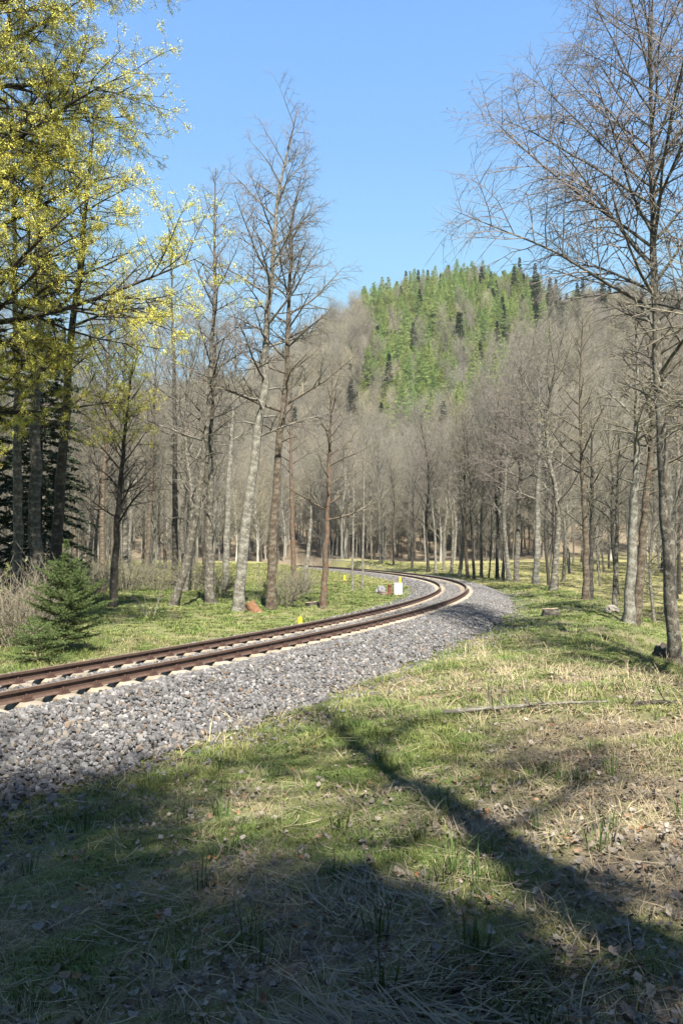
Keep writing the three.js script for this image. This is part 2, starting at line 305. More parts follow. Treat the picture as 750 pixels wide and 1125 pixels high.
  if (rest.length) { const im = new THREE.InstancedMesh(sleeperGeo, conMats[0], rest.length), D = new THREE.Object3D(); rest.forEach(([q, th], k) => { D.position.copy(q); D.rotation.set(0, -th, 0); D.updateMatrix(); im.setMatrixAt(k, D.matrix); }); im.name = 'far_sleepers'; im.userData.kind = 'stuff'; track.add(shade(im)); }
}
// ---------------------------------------------------------------- trees
const barkTex = (dark, light, rough, seed, patch, tint) => dataTex(256, 512, (u, v) => {
  const w = (u + tileN(noiseB, u, v, 3, 5) * .04 + 1) % 1;
  const ridge = 1 - Math.abs(tileN(noise, w, v, 11 * rough, 3.2)) * 1.5, fine = tileN(noiseB, u, v, 50, 16), blot = tileN(noise, (u + seed) % 1, (v + seed * .7) % 1, 2.2, 4.5);
  const lich = sm(.18, .42, blot * .8 + tileN(noiseB, u, v, 13, 16) * .4) * patch, red = sm(.05, .35, -blot + tileN(noiseB, u, v, 8, 6) * .3) * (tint ? 1 : 0);
  const t = clamp(.34 + (ridge - .5) * .42 + fine * .17 + tileN(noiseB, (u + .3) % 1, v, 4, 3) * .22), k = lich * .6;
  return [0, 1, 2].map(c => lerp(lerp(lerp(dark[c], light[c], t), [.70, .71, .65][c], k), tint ? tint[c] : 0, red * .75));
}, true);
const bark = (dark, light, rough, seed, patch, tint) => { const t = barkTex(dark, light, rough, seed, patch, tint); return new THREE.MeshStandardMaterial({ map: t, bumpMap: t, bumpScale: .02, roughness: .97, color: RGB(1, 1, 1) }); };
const BARK = {
  grey: bark([.26, .245, .21], [.66, .63, .56], 1, .1, .8), pale: bark([.38, .37, .33], [.74, .72, .66], .8, .4, .9),
  brown: bark([.25, .215, .17], [.62, .55, .45], 1.1, .7, .55), dark: bark([.13, .12, .10], [.40, .37, .32], 1, .25, .4), red: bark([.28, .24, .19], [.62, .55, .46], 1, .55, .3, [.52, .36, .28]),
};
const twigMat = { grey: std(.265, .25, .20), purple: std(.235, .20, .17), brown: std(.25, .23, .16), pale: std(.34, .32, .25), dark: std(.065, .052, .04) };
const UP = V(0, 1, 0);
function jitter(d, R, a) { return d.add(V((R() - .5) * a, (R() - .5) * a, (R() - .5) * a)).normalize(); }
function perp(d, R) { const v = V(R() - .5, R() - .5, R() - .5); return v.addScaledVector(d, -v.dot(d)).normalize(); }
// o: len (of the lowest limbs), limbs, start (share of the trunk without limbs), sub, twigs, droop, flat
function limb(T, p, d, len, r, lvl, o, R) {
  const n = lvl === 1 ? 8 : lvl === 2 ? 4 : 3, pts = [p.clone()], dirs = [d.clone()]; let q = p.clone(); d = d.clone();
  const bend = lvl === 1 ? o.rise : .12;
  for (let k = 1; k <= n; k++) { const t = k / n; d.y += (bend - o.droop * t * (lvl === 1 ? 1 : .6)) * (3 / n) * .5; jitter(d, R, lvl === 1 ? .22 : .34); q = q.clone().addScaledVector(d, len / n); pts.push(q); dirs.push(d.clone()); }
  const rad = pts.map((_, k) => r * Math.pow(1 - k / (n + .15), .8) + .0025);
  (lvl === 1 ? T.limbs : T.twigs).tube(pts, rad, lvl === 1 ? 5 : 3, .4);
  const kids = Math.max(2, Math.round(len * (lvl === 1 ? o.sub : o.sub2) * (.8 + R() * .4)));
  for (let k = 0; k < kids; k++) {
    const t = lvl === 1 ? lerp(.14, .99, Math.pow((k + R()) / kids, .85)) : lerp(.1, 1, (k + R() * .8) / kids), f = t * n, a = Math.min(n - 1, Math.floor(f));
    const pos = pts[a].clone().lerp(pts[a + 1], f - a), dd = dirs[a].clone(), side = perp(dd, R); side.y *= o.flat ?? .7;
    const nd = dd.multiplyScalar(.75).addScaledVector(side, 1).normalize();
    if (lvl < o.levels) limb(T, pos, nd, len * (lvl === 1 ? .5 : .52) * (1 - t * .55) * (.6 + R() * .7), rad[a] * .55, lvl + 1, o, R);
    else { T.twigs.spike(pos, nd, (o.twigLen ?? .35) * (.5 + R()), o.twigW ?? .004); if (T.tips && R() < (o.tipShare ?? 1)) T.tips.push(pos.clone().addScaledVector(nd, (o.twigLen ?? .35) * (.4 + R() * .5))); if (o.cones && R() < o.cones) T.twigs.spike(pos.clone().addScaledVector(nd, .1), V(R() - .5, -1, R() - .5).normalize(), .045, .012); }
  }
  T.twigs.spike(pts[n], d, .3, .005); if (T.tips) T.tips.push(pts[n]);
}
function growTree(path, r0, o, seed) { // path: the trunk's line from the ground up
  const R = rng(seed), T = { trunk: new Mesher(), limbs: new Mesher(), twigs: new Mesher(), tips: o.tips ? [] : null };
  const curve = new THREE.CatmullRomCurve3(path), N = o.rings ?? 22, pts = Array.from({ length: N + 1 }, (_, k) => curve.getPointAt(Math.pow(k / N, 1.35))), H = curve.getLength();
  pts.forEach((p, k) => { if (k > 1) { p.x += (R() - .5) * r0 * .5; p.z += (R() - .5) * r0 * .5; } });
  pts.unshift(pts[0].clone().add(V(0, -.35, 0)));
  const rAt = t => r0 * Math.pow(1 - t * .97, o.taper ?? .85) + .006, sides = o.sides ?? 10, lob = R() * 9;
  T.trunk.tube(pts, (k, j) => { const t = Math.pow(Math.max(0, k - 1) / N, 1.35), h = t * H, flare = 1 + .38 * Math.exp(-h / (r0 * 1.6)) + (k === 0 ? .3 : 0); return rAt(t) * flare * (1 + .10 * noise(j * 1.7 + lob, h * .7) + .28 * Math.exp(-h / (r0 * 2)) * noise(j * 1.3, lob)); }, sides, o.barkScale ?? 1);
  const dirAt = t => curve.getTangentAt(clamp(t, 0, 1));
  for (let k = 0; k < o.limbs; k++) {
    const t = lerp(o.start, .985, Math.pow((k + R() * .9) / o.limbs, o.low ?? .9)), pos = curve.getPointAt(t), u = (t - o.start) / (1 - o.start);
    const az = k * 2.399 + R() * 1.1, up = lerp(o.upLow ?? .15, o.upTop ?? 1.3, u) + (R() - .5) * .35;
    const d = V(Math.cos(az), up, Math.sin(az)); if (o.lean) d.addScaledVector(o.lean, .5); d.normalize();
    const len = o.len * (o.shape ? o.shape(u) : lerp(1, .34, u)) * (.55 + R() * .75);
    if (o.stub && u < .25 && R() < o.stub) { const q = pos.clone().addScaledVector(d, len * .3); T.limbs.tube([pos, pos.clone().lerp(q, .5).add(V(0, .05, 0)), q], [rAt(t) * .3, rAt(t) * .2, .008], 4); continue; }
    limb(T, pos, d, len, Math.min(rAt(t) * .5, .012 * len + .012), 1, o, R);
  }
  return T;
}
const noTint = { vertexColors: false };
function buildTree(name, label, T, mats, group, category = 'tree') {
  const t = thing(name, label, category, group);
  part('trunk', T.trunk.geo(), mats[0], t); part('limbs', T.limbs.geo(), mats[2] || (mats[0] === BARK.red ? BARK.brown : mats[0]), t); part('twigs', T.twigs.geo(), mats[1], t);
  return t;
}
const trunkFromPhoto = (pts, F) => { const P = pts.map(([x, y]) => at(x, y, F)); const g = ground(P[0].x, F); P[0].y = g; return P; };
const HERO = { levels: 3, sub: 3.7, sub2: 4.9, droop: .5, rise: .35, start: .32, limbs: 34, len: 3.4, twigLen: .28, twigW: .0036, cones: .05, stub: .4 };
const heroes = [
  // name, label, trunk in the photograph, distance, radius, bark, twigs, changes
  ['leaning_tree', 'bare tree with a slim trunk curving right at its foot beyond the track', [[190, 668], [205, 620], [222, 520], [232, 400], [236, 270], [237, 185]], 31, .16, 'grey', 'purple', { limbs: 40, len: 3.2, start: .34 }],
  ['pale_tree', 'tall bare tree with a thick pale grey trunk leaning right, tallest beyond track', [[262, 664], [268, 600], [278, 520], [290, 430], [296, 330], [303, 240], [312, 180], [327, 122]], 30, .22, 'pale', 'purple', { limbs: 42, len: 4.1, start: .33 }],
  ['mossy_tree', 'bare tree with a knobbly brown mossy trunk just right of the pale one', [[297, 666], [299, 600], [306, 500], [314, 420], [318, 330], [320, 250], [331, 195]], 30.6, .19, 'brown', 'brown', { limbs: 40, len: 4.0, start: .36 }],
  ['grey_tree', 'straight grey trunk with mossy foot between leaning tree and pale tree', [[231, 664], [230, 600], [231, 530], [234, 450], [238, 360]], 32.5, .19, 'grey', 'grey', { limbs: 20, len: 2.2, start: .45 }],
  ['speckled_tree', 'slender pale speckled trunk standing back behind the grey trunk', [[247, 632], [250, 560], [254, 480], [258, 400], [259, 330]], 46, .2, 'pale', 'grey', { limbs: 30, len: 2.8, start: .45 }],
  ['dark_tree', 'dark slim tree leaning slightly right behind the small green spruce', [[58, 655], [64, 560], [71, 470], [79, 380], [88, 290], [97, 200], [104, 120]], 26, .2, 'dark', 'dark', { limbs: 30, len: 3, start: .45 }],
  ['grey_tree', 'straight grey trunk nearest the left edge of the picture', [[21, 640], [20, 500], [18, 350], [15, 200], [13, 60]], 28, .18, 'grey', 'grey', { limbs: 20, len: 2.6, start: .5 }],
  ['grey_tree', 'thick grey-green trunk standing between left edge trunk and dark tree', [[39, 640], [40, 500], [42, 350], [43, 200], [45, 90]], 30, .26, 'grey', 'grey', { limbs: 20, len: 2.6, start: .5 }],
  ['dark_tree', 'dark trunk standing back in the wood left of leaning tree', [[192, 630], [193, 540], [192, 450], [190, 350], [188, 260]], 48, .2, 'dark', 'grey', { limbs: 30, len: 3.2, start: .3 }],
  ['reddish_tree', 'thin tree with a rust-red trunk right of the mossy brown trunk', [[323, 652], [322, 600], [320, 540], [319, 470], [322, 400]], 46, .16, 'red', 'grey', { limbs: 26, len: 2.4, start: .4 }],
  ['forked_tree', 'slim grey-brown tree with reddish middle trunk nearest the white box', [[355, 660], [358, 600], [361, 530], [363, 460], [366, 400]], 33, .14, 'red', 'brown', { limbs: 26, len: 2.6, start: .35, stub: .2 }],
  ['dead_tree', 'thin dead grey trunk standing between red trunk and forked tree', [[334, 650], [337, 620], [341, 580], [342, 555]], 42, .13, 'pale', 'grey', { limbs: 5, len: .8, start: .5, taper: .5 }],
  ['alder_tree', 'tall bare alder with dark mottled trunk on the right bank, largest on right', [[742, 738], [735, 640], [729, 520], [722, 390], [717, 270], [715, 150], [714, 50], [716, -20]], 17.5, .14, 'grey', 'purple', { limbs: 54, len: 4.7, start: .34, low: .8, cones: .16, droop: .8, rise: .5, upLow: .45, sub2: 4.7, lean: V(-.5, 0, 0), shape: u => lerp(1, .6, u) }],
  ['pale_alder', 'pale speckled trunk rising straight from the bank, left of a twin', [[690, 694], [693, 610], [697, 520], [699, 430], [700, 330]], 26, .175, 'pale', 'brown', { limbs: 34, len: 3, start: .4 }],
  ['pale_alder', 'brownish twin trunk leaning right beside the pale speckled trunk', [[697, 696], [703, 620], [711, 530], [716, 440], [722, 340]], 26.6, .16, 'brown', 'brown', { limbs: 30, len: 3, start: .4 }],
  ['double_tree', 'dark-footed double trunk left of the pale speckled bank trunks', [[643, 664], [643, 600], [639, 520], [637, 440], [639, 350]], 37, .155, 'brown', 'brown', { limbs: 36, len: 3.4, start: .35 }],
  ['thin_tree', 'thin grey stem on the bank between double trunk and speckled trunks', [[674, 684], [676, 620], [678, 540], [680, 460]], 30, .1, 'grey', 'brown', { limbs: 26, len: 2, start: .4 }],
  ['pale_trunk_tree', 'pale thick trunk beside the pasture with dark broken branch, right of curve', [[588, 643], [590, 570], [592, 500], [591, 430], [592, 370]], 60, .25, 'pale', 'purple', { limbs: 42, len: 4.8, start: .3 }],
  ['mottled_tree', 'dark mottled trunk just left of the thick pale trunk by curve', [[567, 640], [569, 580], [572, 510], [573, 440], [572, 380]], 62, .22, 'grey', 'purple', { limbs: 42, len: 4.6, start: .25 }],
];
let seed = 100;
for (const [name, label, pts, F, r, bk, tw, ch] of heroes) buildTree(name, label, growTree(trunkFromPhoto(pts, F), r, { ...HERO, ...ch }, seed++), [BARK[bk], twigMat[tw]]);
{ // the second stem of the double trunk, and the young maple with its two stems
  const P = trunkFromPhoto([[647, 668], [649, 600], [650, 530], [649, 460]], 37.3);
  buildTree('slim_tree', 'slim dark stem touching the double trunk by the bank', growTree(P, .16, { ...HERO, limbs: 20, len: 2.2 }, 150), [BARK.dark, twigMat.brown]);
}
// trees that stand outside the frame: the one on the right reaches in with its branches, those behind the camera throw the shade in front
const outside = (name, label, X, F, H, r, o, s, bk = 'dark', tw = 'dark') => { const y = ground(X, F); return buildTree(name, label, growTree([V(X, y, -F), V(X + .1, y + H * .3, -F), V(X - .15, y + H * .65, -F + .1), V(X - .1, y + H, -F)], r, { ...HERO, ...o }, s), [BARK[bk], twigMat[tw]]); };
outside('overhanging_tree', 'bare tree outside the right edge whose dark branches reach in', 7.6, 10.6, 15, .2, { limbs: 40, len: 4.8, start: .2, droop: .55, rise: .25, stub: .05, sub2: 3.6, lean: V(-1, 0, .1) }, 171, 'grey', 'brown');
outside('shade_tree', 'bare tree on the verge behind the camera, right', 3.3, -4.1, 21, .34, { limbs: 34, len: 3.4, start: .58, twigW: .008 }, 172);
outside('shade_tree', 'tall bare tree behind the spruces at the back of the camera', 1.2, -9.5, 22, .24, { limbs: 60, len: 4.4, start: .35, sub2: 5, twigW: .012 }, 174);
outside('shade_tree', 'bare tree on the bank behind the camera, far right', 10.6, 1.5, 16, .2, { limbs: 40, len: 3.4, start: .3, twigW: .008 }, 175);

// a conifer: whorls of boughs, each bough carrying side shoots set with needles
function growConifer(H, rBase, o, sd) {
  const R = rng(sd), T = { trunk: new Mesher(), needles: new Mesher() }, pts = []; for (let k = 0; k <= 8; k++) pts.push(V((R() - .5) * .02 * H * .1, H * k / 8 - (k ? 0 : .2), 0));
  T.trunk.tube(pts, pts.map((_, k) => (o.r0 ?? H * .012) * (1 - k / 8.3) + .004), 7);
  const whorls = o.whorls;
  for (let w = 0; w < whorls; w++) {
    const u = (w + R() * .5) / whorls, y = H * lerp(o.bare ?? .06, .985, Math.pow(u, .92)), L = rBase * (o.prof ? interp(...o.prof, u) : Math.pow(1 - u, o.pow ?? .8)) * (.75 + R() * .4) + .05 * rBase;
    const nb = o.boughs + (R() * 2 | 0);
    for (let b = 0; b < nb; b++) {
      const az = b / nb * 6.283 + w * 1.3 + R() * .5, len = L * ((o.even ?? .7) + R() * (1.15 - (o.even ?? .7))), rise = lerp(o.riseLow ?? -.25, o.riseTop ?? .7, u) + (R() - .5) * .2;
      const dir = V(Math.cos(az), rise, Math.sin(az)).normalize(), p0 = V(0, y + (R() - .5) * H / whorls * .8, 0), segs = Math.max(3, Math.ceil(len / o.step));
      const bp = [p0]; const d = dir.clone(); for (let k = 1; k <= 4; k++) { d.y += .04 - (o.sag ?? .05); d.normalize(); bp.push(bp[k - 1].clone().addScaledVector(d, len / 4)); }
      T.trunk.tube(bp, bp.map((_, k) => len * .012 * (1 - k / 4.4) + .002), 3);
      for (let k = 0; k < segs; k++) for (const sd2 of [-1, 1, 0]) {
        const t = lerp(.18, 1, (k + R()) / segs), f = t * 4, a = Math.min(3, f | 0), pos = bp[a].clone().lerp(bp[a + 1], f - a), along = bp[a + 1].clone().sub(bp[a]).normalize();
        const side = along.clone().cross(UP).normalize().multiplyScalar(sd2 * (1 + R() * .3)), sl = Math.min(o.shoot, len * .45 + .08 * o.shoot) * (sd2 ? lerp(1, .4, t) : .6) * (.6 + R() * .7);
        const sdir = along.clone().multiplyScalar(.8).add(side).add(V(0, (R() - .6) * .35, 0)).normalize();
        o.spray(T.needles, pos, sdir, sl, R);
      }
    }
  }
  return T;
}
const needleSpray = (M, p, d, len, R) => { // single needles along a shoot
  const n = Math.max(9, len * 170 | 0);
  for (let k = 0; k < n; k++) { const t = k / n, q = p.clone().addScaledVector(d, len * t), nd = d.clone().multiplyScalar(.7).add(perp(d, R)).normalize(), L = .026 + R() * .016; const w = perp(nd, R).multiplyScalar(.0058); M.tri(q.clone().add(w), q.clone().sub(w), q.clone().addScaledVector(nd, L)); }
};
const leafSpray = (size, n) => (M, p, d, len, R) => { for (let k = 0; k < n; k++) { const q = p.clone().addScaledVector(d, len * (k + R()) / n), a = jitter(d.clone(), R, 1.3).multiplyScalar(size * (.6 + R())), b = perp(d, R).multiplyScalar(size * (.25 + R() * .3)); M.tri(q.clone().sub(b), q.clone().add(b), q.clone().add(a)); } };
const soft = (r, g, b) => new THREE.MeshPhysicalMaterial({ color: RGB(r, g, b), roughness: 1, transmission: .25, thickness: 0 });
const needleMat = { young: std(.10, .155, .032, .8), dark: std(.035, .058, .022, .85), mid: std(.06, .095, .03, .85), larch: soft(.36, .52, .14), larch2: soft(.46, .57, .17), birch: std(.25, .26, .08, .9) };
const conifer = (name, label, cat, group, T, nm, trunkMat) => { const t = thing(name, label, cat, group); part('trunk', T.trunk.geo(), trunkMat, t); part('crown', T.needles.geo(), nm, t); return t; };
{ // the young spruce beside the track
  const p = at(71, 712, 17.5); p.y = ground(p.x, 17.5);
  const s = conifer('young_spruce', 'bushy bright green young spruce growing beside the track at left', 'tree', null, growConifer(2.5, .86, { prof: [[0, .12, .4, .55, .6, .68, .74, .8, 1], [.8, 1, 1, .75, .35, .5, .35, .06, .02]], even: .55, whorls: 18, boughs: 8, r0: .035, step: .085, shoot: .3, bare: .07, riseLow: .0, riseTop: .8, pow: .5, sag: -.02, spray: needleSpray }, 201), needleMat.young, BARK.brown); s.position.copy(p);
  const q = at(42, 722, 16); q.y = ground(q.x, 16);
  const s2 = conifer('young_spruce', 'low spreading spruce seedling at the foot of the bushy young spruce', 'tree', null, growConifer(.75, .75, { whorls: 6, boughs: 7, r0: .015, step: .09, shoot: .2, bare: .12, riseLow: .1, riseTop: .6, pow: .5, spray: needleSpray }, 202), needleMat.young, BARK.brown); s2.position.copy(q);
}
const FARC = { boughs: 7, step: .4, sag: .07 };
const spruceFar = [growConifer(22, 3.6, { ...FARC, whorls: 26, shoot: 1.0, bare: .06, pow: .9, riseLow: -.3, riseTop: .3, spray: leafSpray(.28, 4) }, 211), growConifer(19, 3.0, { ...FARC, whorls: 24, shoot: .9, bare: .08, pow: .85, riseLow: -.3, riseTop: .3, spray: leafSpray(.28, 4) }, 212)];
const larchFar = [growConifer(21, 5.0, { ...FARC, whorls: 22, shoot: 1.1, bare: .1, pow: .85, riseLow: -.1, riseTop: .35, spray: leafSpray(.2, 5) }, 213), growConifer(23, 4.2, { ...FARC, whorls: 24, shoot: 1.0, bare: .12, pow: .8, riseLow: -.15, riseTop: .4, spray: leafSpray(.2, 5) }, 214)];
// dark spruces at the left edge, and one behind the camera
const spruceGeo = growConifer(20, 3.1, { whorls: 40, boughs: 7, step: .26, shoot: .55, bare: .08, pow: .7, sag: .12, spray: leafSpray(.16, 5) }, 220); let spruceFirst = null;
const bigSpruce = (X, F, label, k, sc) => { let t; if (!spruceFirst) t = spruceFirst = conifer('dark_spruce', label, 'tree', null, spruceGeo, needleMat.dark, BARK.dark); else { t = copyOf(spruceFirst, label); delete t.userData.group; } t.position.set(X, ground(X, F), -F); t.rotation.y = k * 1.9; t.scale.setScalar(sc); };
bigSpruce(-14.6, 30, 'tall dark spruce filling the left edge behind the yellow maple', 0, .8);
// the wood goes on behind the camera
[[.6, -6.1, .76, 'behind the camera, between two flowering maples'], [2.6, -6.2, .75, 'behind the camera, right beside the second flowering maple'], [3.9, -5.5, .6, 'behind the camera, right of the two flowering maples'], [-4.4, -11.5, .9, 'behind the flowering maples at the back of the camera'], [7.6, -8.2, .95, 'right of the flowering maples behind the camera'], [-7.5, -11, 1, 'far back on the left behind the camera'], [12.5, -4, .9, 'down the bank right of the camera'], [2, -13, 1.05, 'farthest back behind the camera'], [-12.5, -8, .9, 'beyond the track behind the camera'], [13.5, 4.5, .8, 'down the bank outside the right edge']].forEach(([X, F, sc, w], k) => bigSpruce(X, F, 'dark spruce ' + w, 10 + k, sc));
bigSpruce(-14.3, 37, 'dark spruce set farther back behind the trunks at left', 4, .85);

// ---- the yellow flowering maple, rooted left of the frame, and the young one beyond the track
let mapleTree = null;
const blossomGeo = (() => { const M = new Mesher(), R = rng(31); for (let k = 0; k < 26; k++) { const d = V(R() - .5, R() - .35, R() - .5).normalize(), q = d.clone().multiplyScalar(.012 + R() * .05), a = perp(d, R), b = a.clone().cross(d), s = .0045 + R() * .0065; M.tri(q.clone().addScaledVector(a, s), q.clone().addScaledVector(a, -s), q.clone().addScaledVector(b, s * 1.7).addScaledVector(d, s)); } return M.geo(); })();
const blossomMat = std(.82, .79, .16, .9);
function blossoms(T, tree, keep, seed2, size = 1) {
  const R = rng(seed2), list = []; for (const p of T.tips) for (let k = 0; k < 4; k++) if (R() < keep) list.push(k ? p.clone().add(V((R() - .5) * .3, (R() - .5) * .2, (R() - .5) * .3)) : p);
  const im = new THREE.InstancedMesh(blossomGeo, blossomMat, list.length), D = new THREE.Object3D();
  list.forEach((p, k) => { D.position.copy(p); D.rotation.set(R() * 6, R() * 6, R() * 6); D.scale.setScalar(size * (.6 + R() * .8)); D.updateMatrix(); im.setMatrixAt(k, D.matrix); const v = .7 + R() * .5; im.setColorAt(k, TINT(v * (.9 + R() * .2), v, v * .9)); });
  im.name = 'blossom_clusters'; im.userData.kind = 'stuff'; tree.add(shade(im));
}
{
  const X = -11.6, F = 20, y = ground(X, F);
  const T = growTree([V(X, y, -F), V(X + .1, y + 4.5, -F + .1), V(X + .6, y + 10, -F), V(X + 1, y + 16, -F), V(X + 1.6, y + 22.5, -F)], .38, { levels: 3, sub: 2.6, sub2: 3.8, droop: .25, rise: .18, start: .2, limbs: 72, len: 6.0, twigLen: .2, twigW: .0035, tips: true, upLow: .22, upTop: .9, lean: V(.6, 0, .1), shape: u => .78 + .42 * Math.sin(Math.PI * Math.min(1, u * 1.15)), stub: 0, tipShare: .8 }, 301);
  const t = buildTree('yellow_maple', 'large maple in yellow-green flower reaching in from the left edge', T, [BARK.dark, twigMat.dark]);
  blossoms(T, t, .85, 302, 1.2); mapleTree = t;
  const P = trunkFromPhoto([[124, 668], [128, 600], [133, 530], [139, 460], [147, 390]], 30);
  const U = growTree(P, .15, { ...HERO, limbs: 30, len: 2.4, start: .3, tips: true, upLow: .6, stub: 0 }, 303);
  const m = buildTree('young_maple', 'small dark-stemmed maple with a few yellow flowers beyond the track', U, [BARK.dark, twigMat.dark]);
  U.tips = U.tips.filter(p => p.y > 6); blossoms(U, m, .4, 304, 1.2);
}

[[-.5, -6.6, .68, 2.2, 'flowering maple behind the camera, left of two'], [1.6, -7.6, .6, 4.1, 'flowering maple behind the camera, right of two']].forEach(([X, F, sc, ry, label]) => { const g = new THREE.Group(); const c = mapleTree.clone(); g.name = numbered('yellow_maple'); tag(g, label, 'tree'); for (const ch of [...c.children]) { ch.position.set(11.6, -ground(-11.6, 20), 20); g.add(ch); } g.position.set(X, ground(X, F), -F); g.rotation.y = ry; g.scale.setScalar(sc); scene.add(g); });
// ---- the wood: a few kinds of bare tree, set out singly
const protoTree = (H, r, o, s, rings = 12) => growTree([V(0, 0, 0), V(Math.sin(s) * .4, H * .3, Math.cos(s) * .3), V(Math.sin(s * 3) * .6, H * .62, Math.cos(s * 5) * .5), V(Math.sin(s * 2) * 1.1, H, Math.cos(s * 7) * .9)], r, { ...HERO, rings, sides: 7, stub: .3, ...o }, s);
const MIDT = { levels: 3, sub: 2.3, sub2: 3.0, twigLen: .5, twigW: .0085, cones: 0, upLow: .7, upTop: 1.7, rise: .55, droop: .25, flat: 1, shape: u => .5 + .6 * Math.sin(Math.PI * (.12 + .7 * u)) };
const kinds = [
  [protoTree(18, .2, { ...MIDT, limbs: 36, len: 4.0, start: .22 }, 401), BARK.grey, twigMat.grey],
  [protoTree(20, .22, { ...MIDT, limbs: 36, len: 4.2, start: .26 }, 402), BARK.brown, twigMat.brown],
  [protoTree(16, .16, { ...MIDT, limbs: 36, len: 3.7, start: .18 }, 403), BARK.dark, twigMat.grey],
  [protoTree(19, .2, { ...MIDT, limbs: 36, len: 4.0, start: .28 }, 404), BARK.pale, twigMat.purple],
  [protoTree(13, .11, { ...MIDT, limbs: 34, len: 3.0, start: .14 }, 405), BARK.grey, twigMat.pale],
];
const kindWords = ['grey trunked', 'brown trunked', 'dark trunked', 'pale trunked', 'young slender'];
const woods = { left: ['bare tree in the wood left of the track', 'bare trees in the left wood'], foot: ['bare tree in the wood at the foot of the hill', 'bare trees at the foot of the hill'], right: ['bare tree in the wood beyond the pasture at right', 'bare trees of the right-hand wood'], row: ['bare tree in the row behind the curve', 'row of bare trees behind the curve'] };
const originals = {};
function woodTree(k, X, F, sc, ry, where) {
  const label = kindWords[k] + ' ' + woods[where][0]; let t;
  if (!originals[k]) { const [T, b, w] = kinds[k]; t = originals[k] = buildTree('bare_tree', label, T, [b, w], woods[where][1]); }
  else t = copyOf(originals[k], label, woods[where][1]);
  t.position.set(X, ground(X, F) - .05, -F); t.rotation.y = ry; t.scale.set(sc, sc * (1 + (ry % .3) - .15), sc);
  return t;
}
const taken = [];
{
  const R = rng(55), free = (X, F, d) => taken.every(([a, b]) => (a - X) ** 2 + (b - F) ** 2 > d * d);
  const put = (X, F, where, d, sc) => { if (!free(X, F, d)) return; const [s] = railPos(X, F); if (Math.abs(s) < 4.5) return; taken.push([X, F]); woodTree(R() * 5 | 0, X, F, sc * (.8 + R() * .4), R() * 6.283, where); };
  const px = (x, F) => (x - 375) / FPX * F;
  for (const [x, F] of [[470, 92], [478, 90], [452, 104], [504, 78], [513, 74], [520, 73], [528, 76], [536, 74], [545, 72], [551, 71], [558, 70], [495, 88], [487, 98], [611, 66], [602, 75], [432, 112], [418, 118]]) put(px(x, F), F, 'row', .6, .95);
  const rowTrees = scene.children.filter(o => o.userData.group === woods.row[1]).sort((a, b) => a.position.x / -a.position.z - b.position.x / -b.position.z), nth = ['leftmost', 'second', 'third', 'fourth', 'fifth', 'sixth', 'seventh', 'eighth', 'ninth', 'tenth', 'eleventh', 'twelfth', 'thirteenth', 'fourteenth', 'fifteenth', 'sixteenth', 'rightmost'];
  rowTrees.forEach((o, k) => { o.userData.label = o.userData.label.replace(' in the row', k && k < rowTrees.length - 1 ? ', ' + nth[k] + ' from left in the row' : ', ' + (k ? 'rightmost' : 'leftmost') + ' in the row'); });
  for (let k = 0; k < 900; k++) { const F = 38 + 95 * Math.pow(R(), .8), X = px(-60 + R() * 400, F); const [s] = railPos(X, F); if (F < 62 && X > px(120, F) && R() < .75) continue; if (s > -14 - 8 * sm(60, 100, F)) continue; put(X, F, 'left', 3.4, .95); if (taken.length > 105) break; }
  for (let k = 0; k < 900; k++) { const F = 142 + 36 * R(), X = px(250 + R() * 380, F); put(X, F, 'foot', 3.2, 1); if (taken.length > 190) break; }
  for (let k = 0; k < 900; k++) { const F = 44 + 90 * R(), X = px(600 + R() * 230, F); if (F < 92 && R() < .93 && X < px(715, F)) continue; put(X, F, 'right', 3.4, .95); if (taken.length > 265) break; }
}
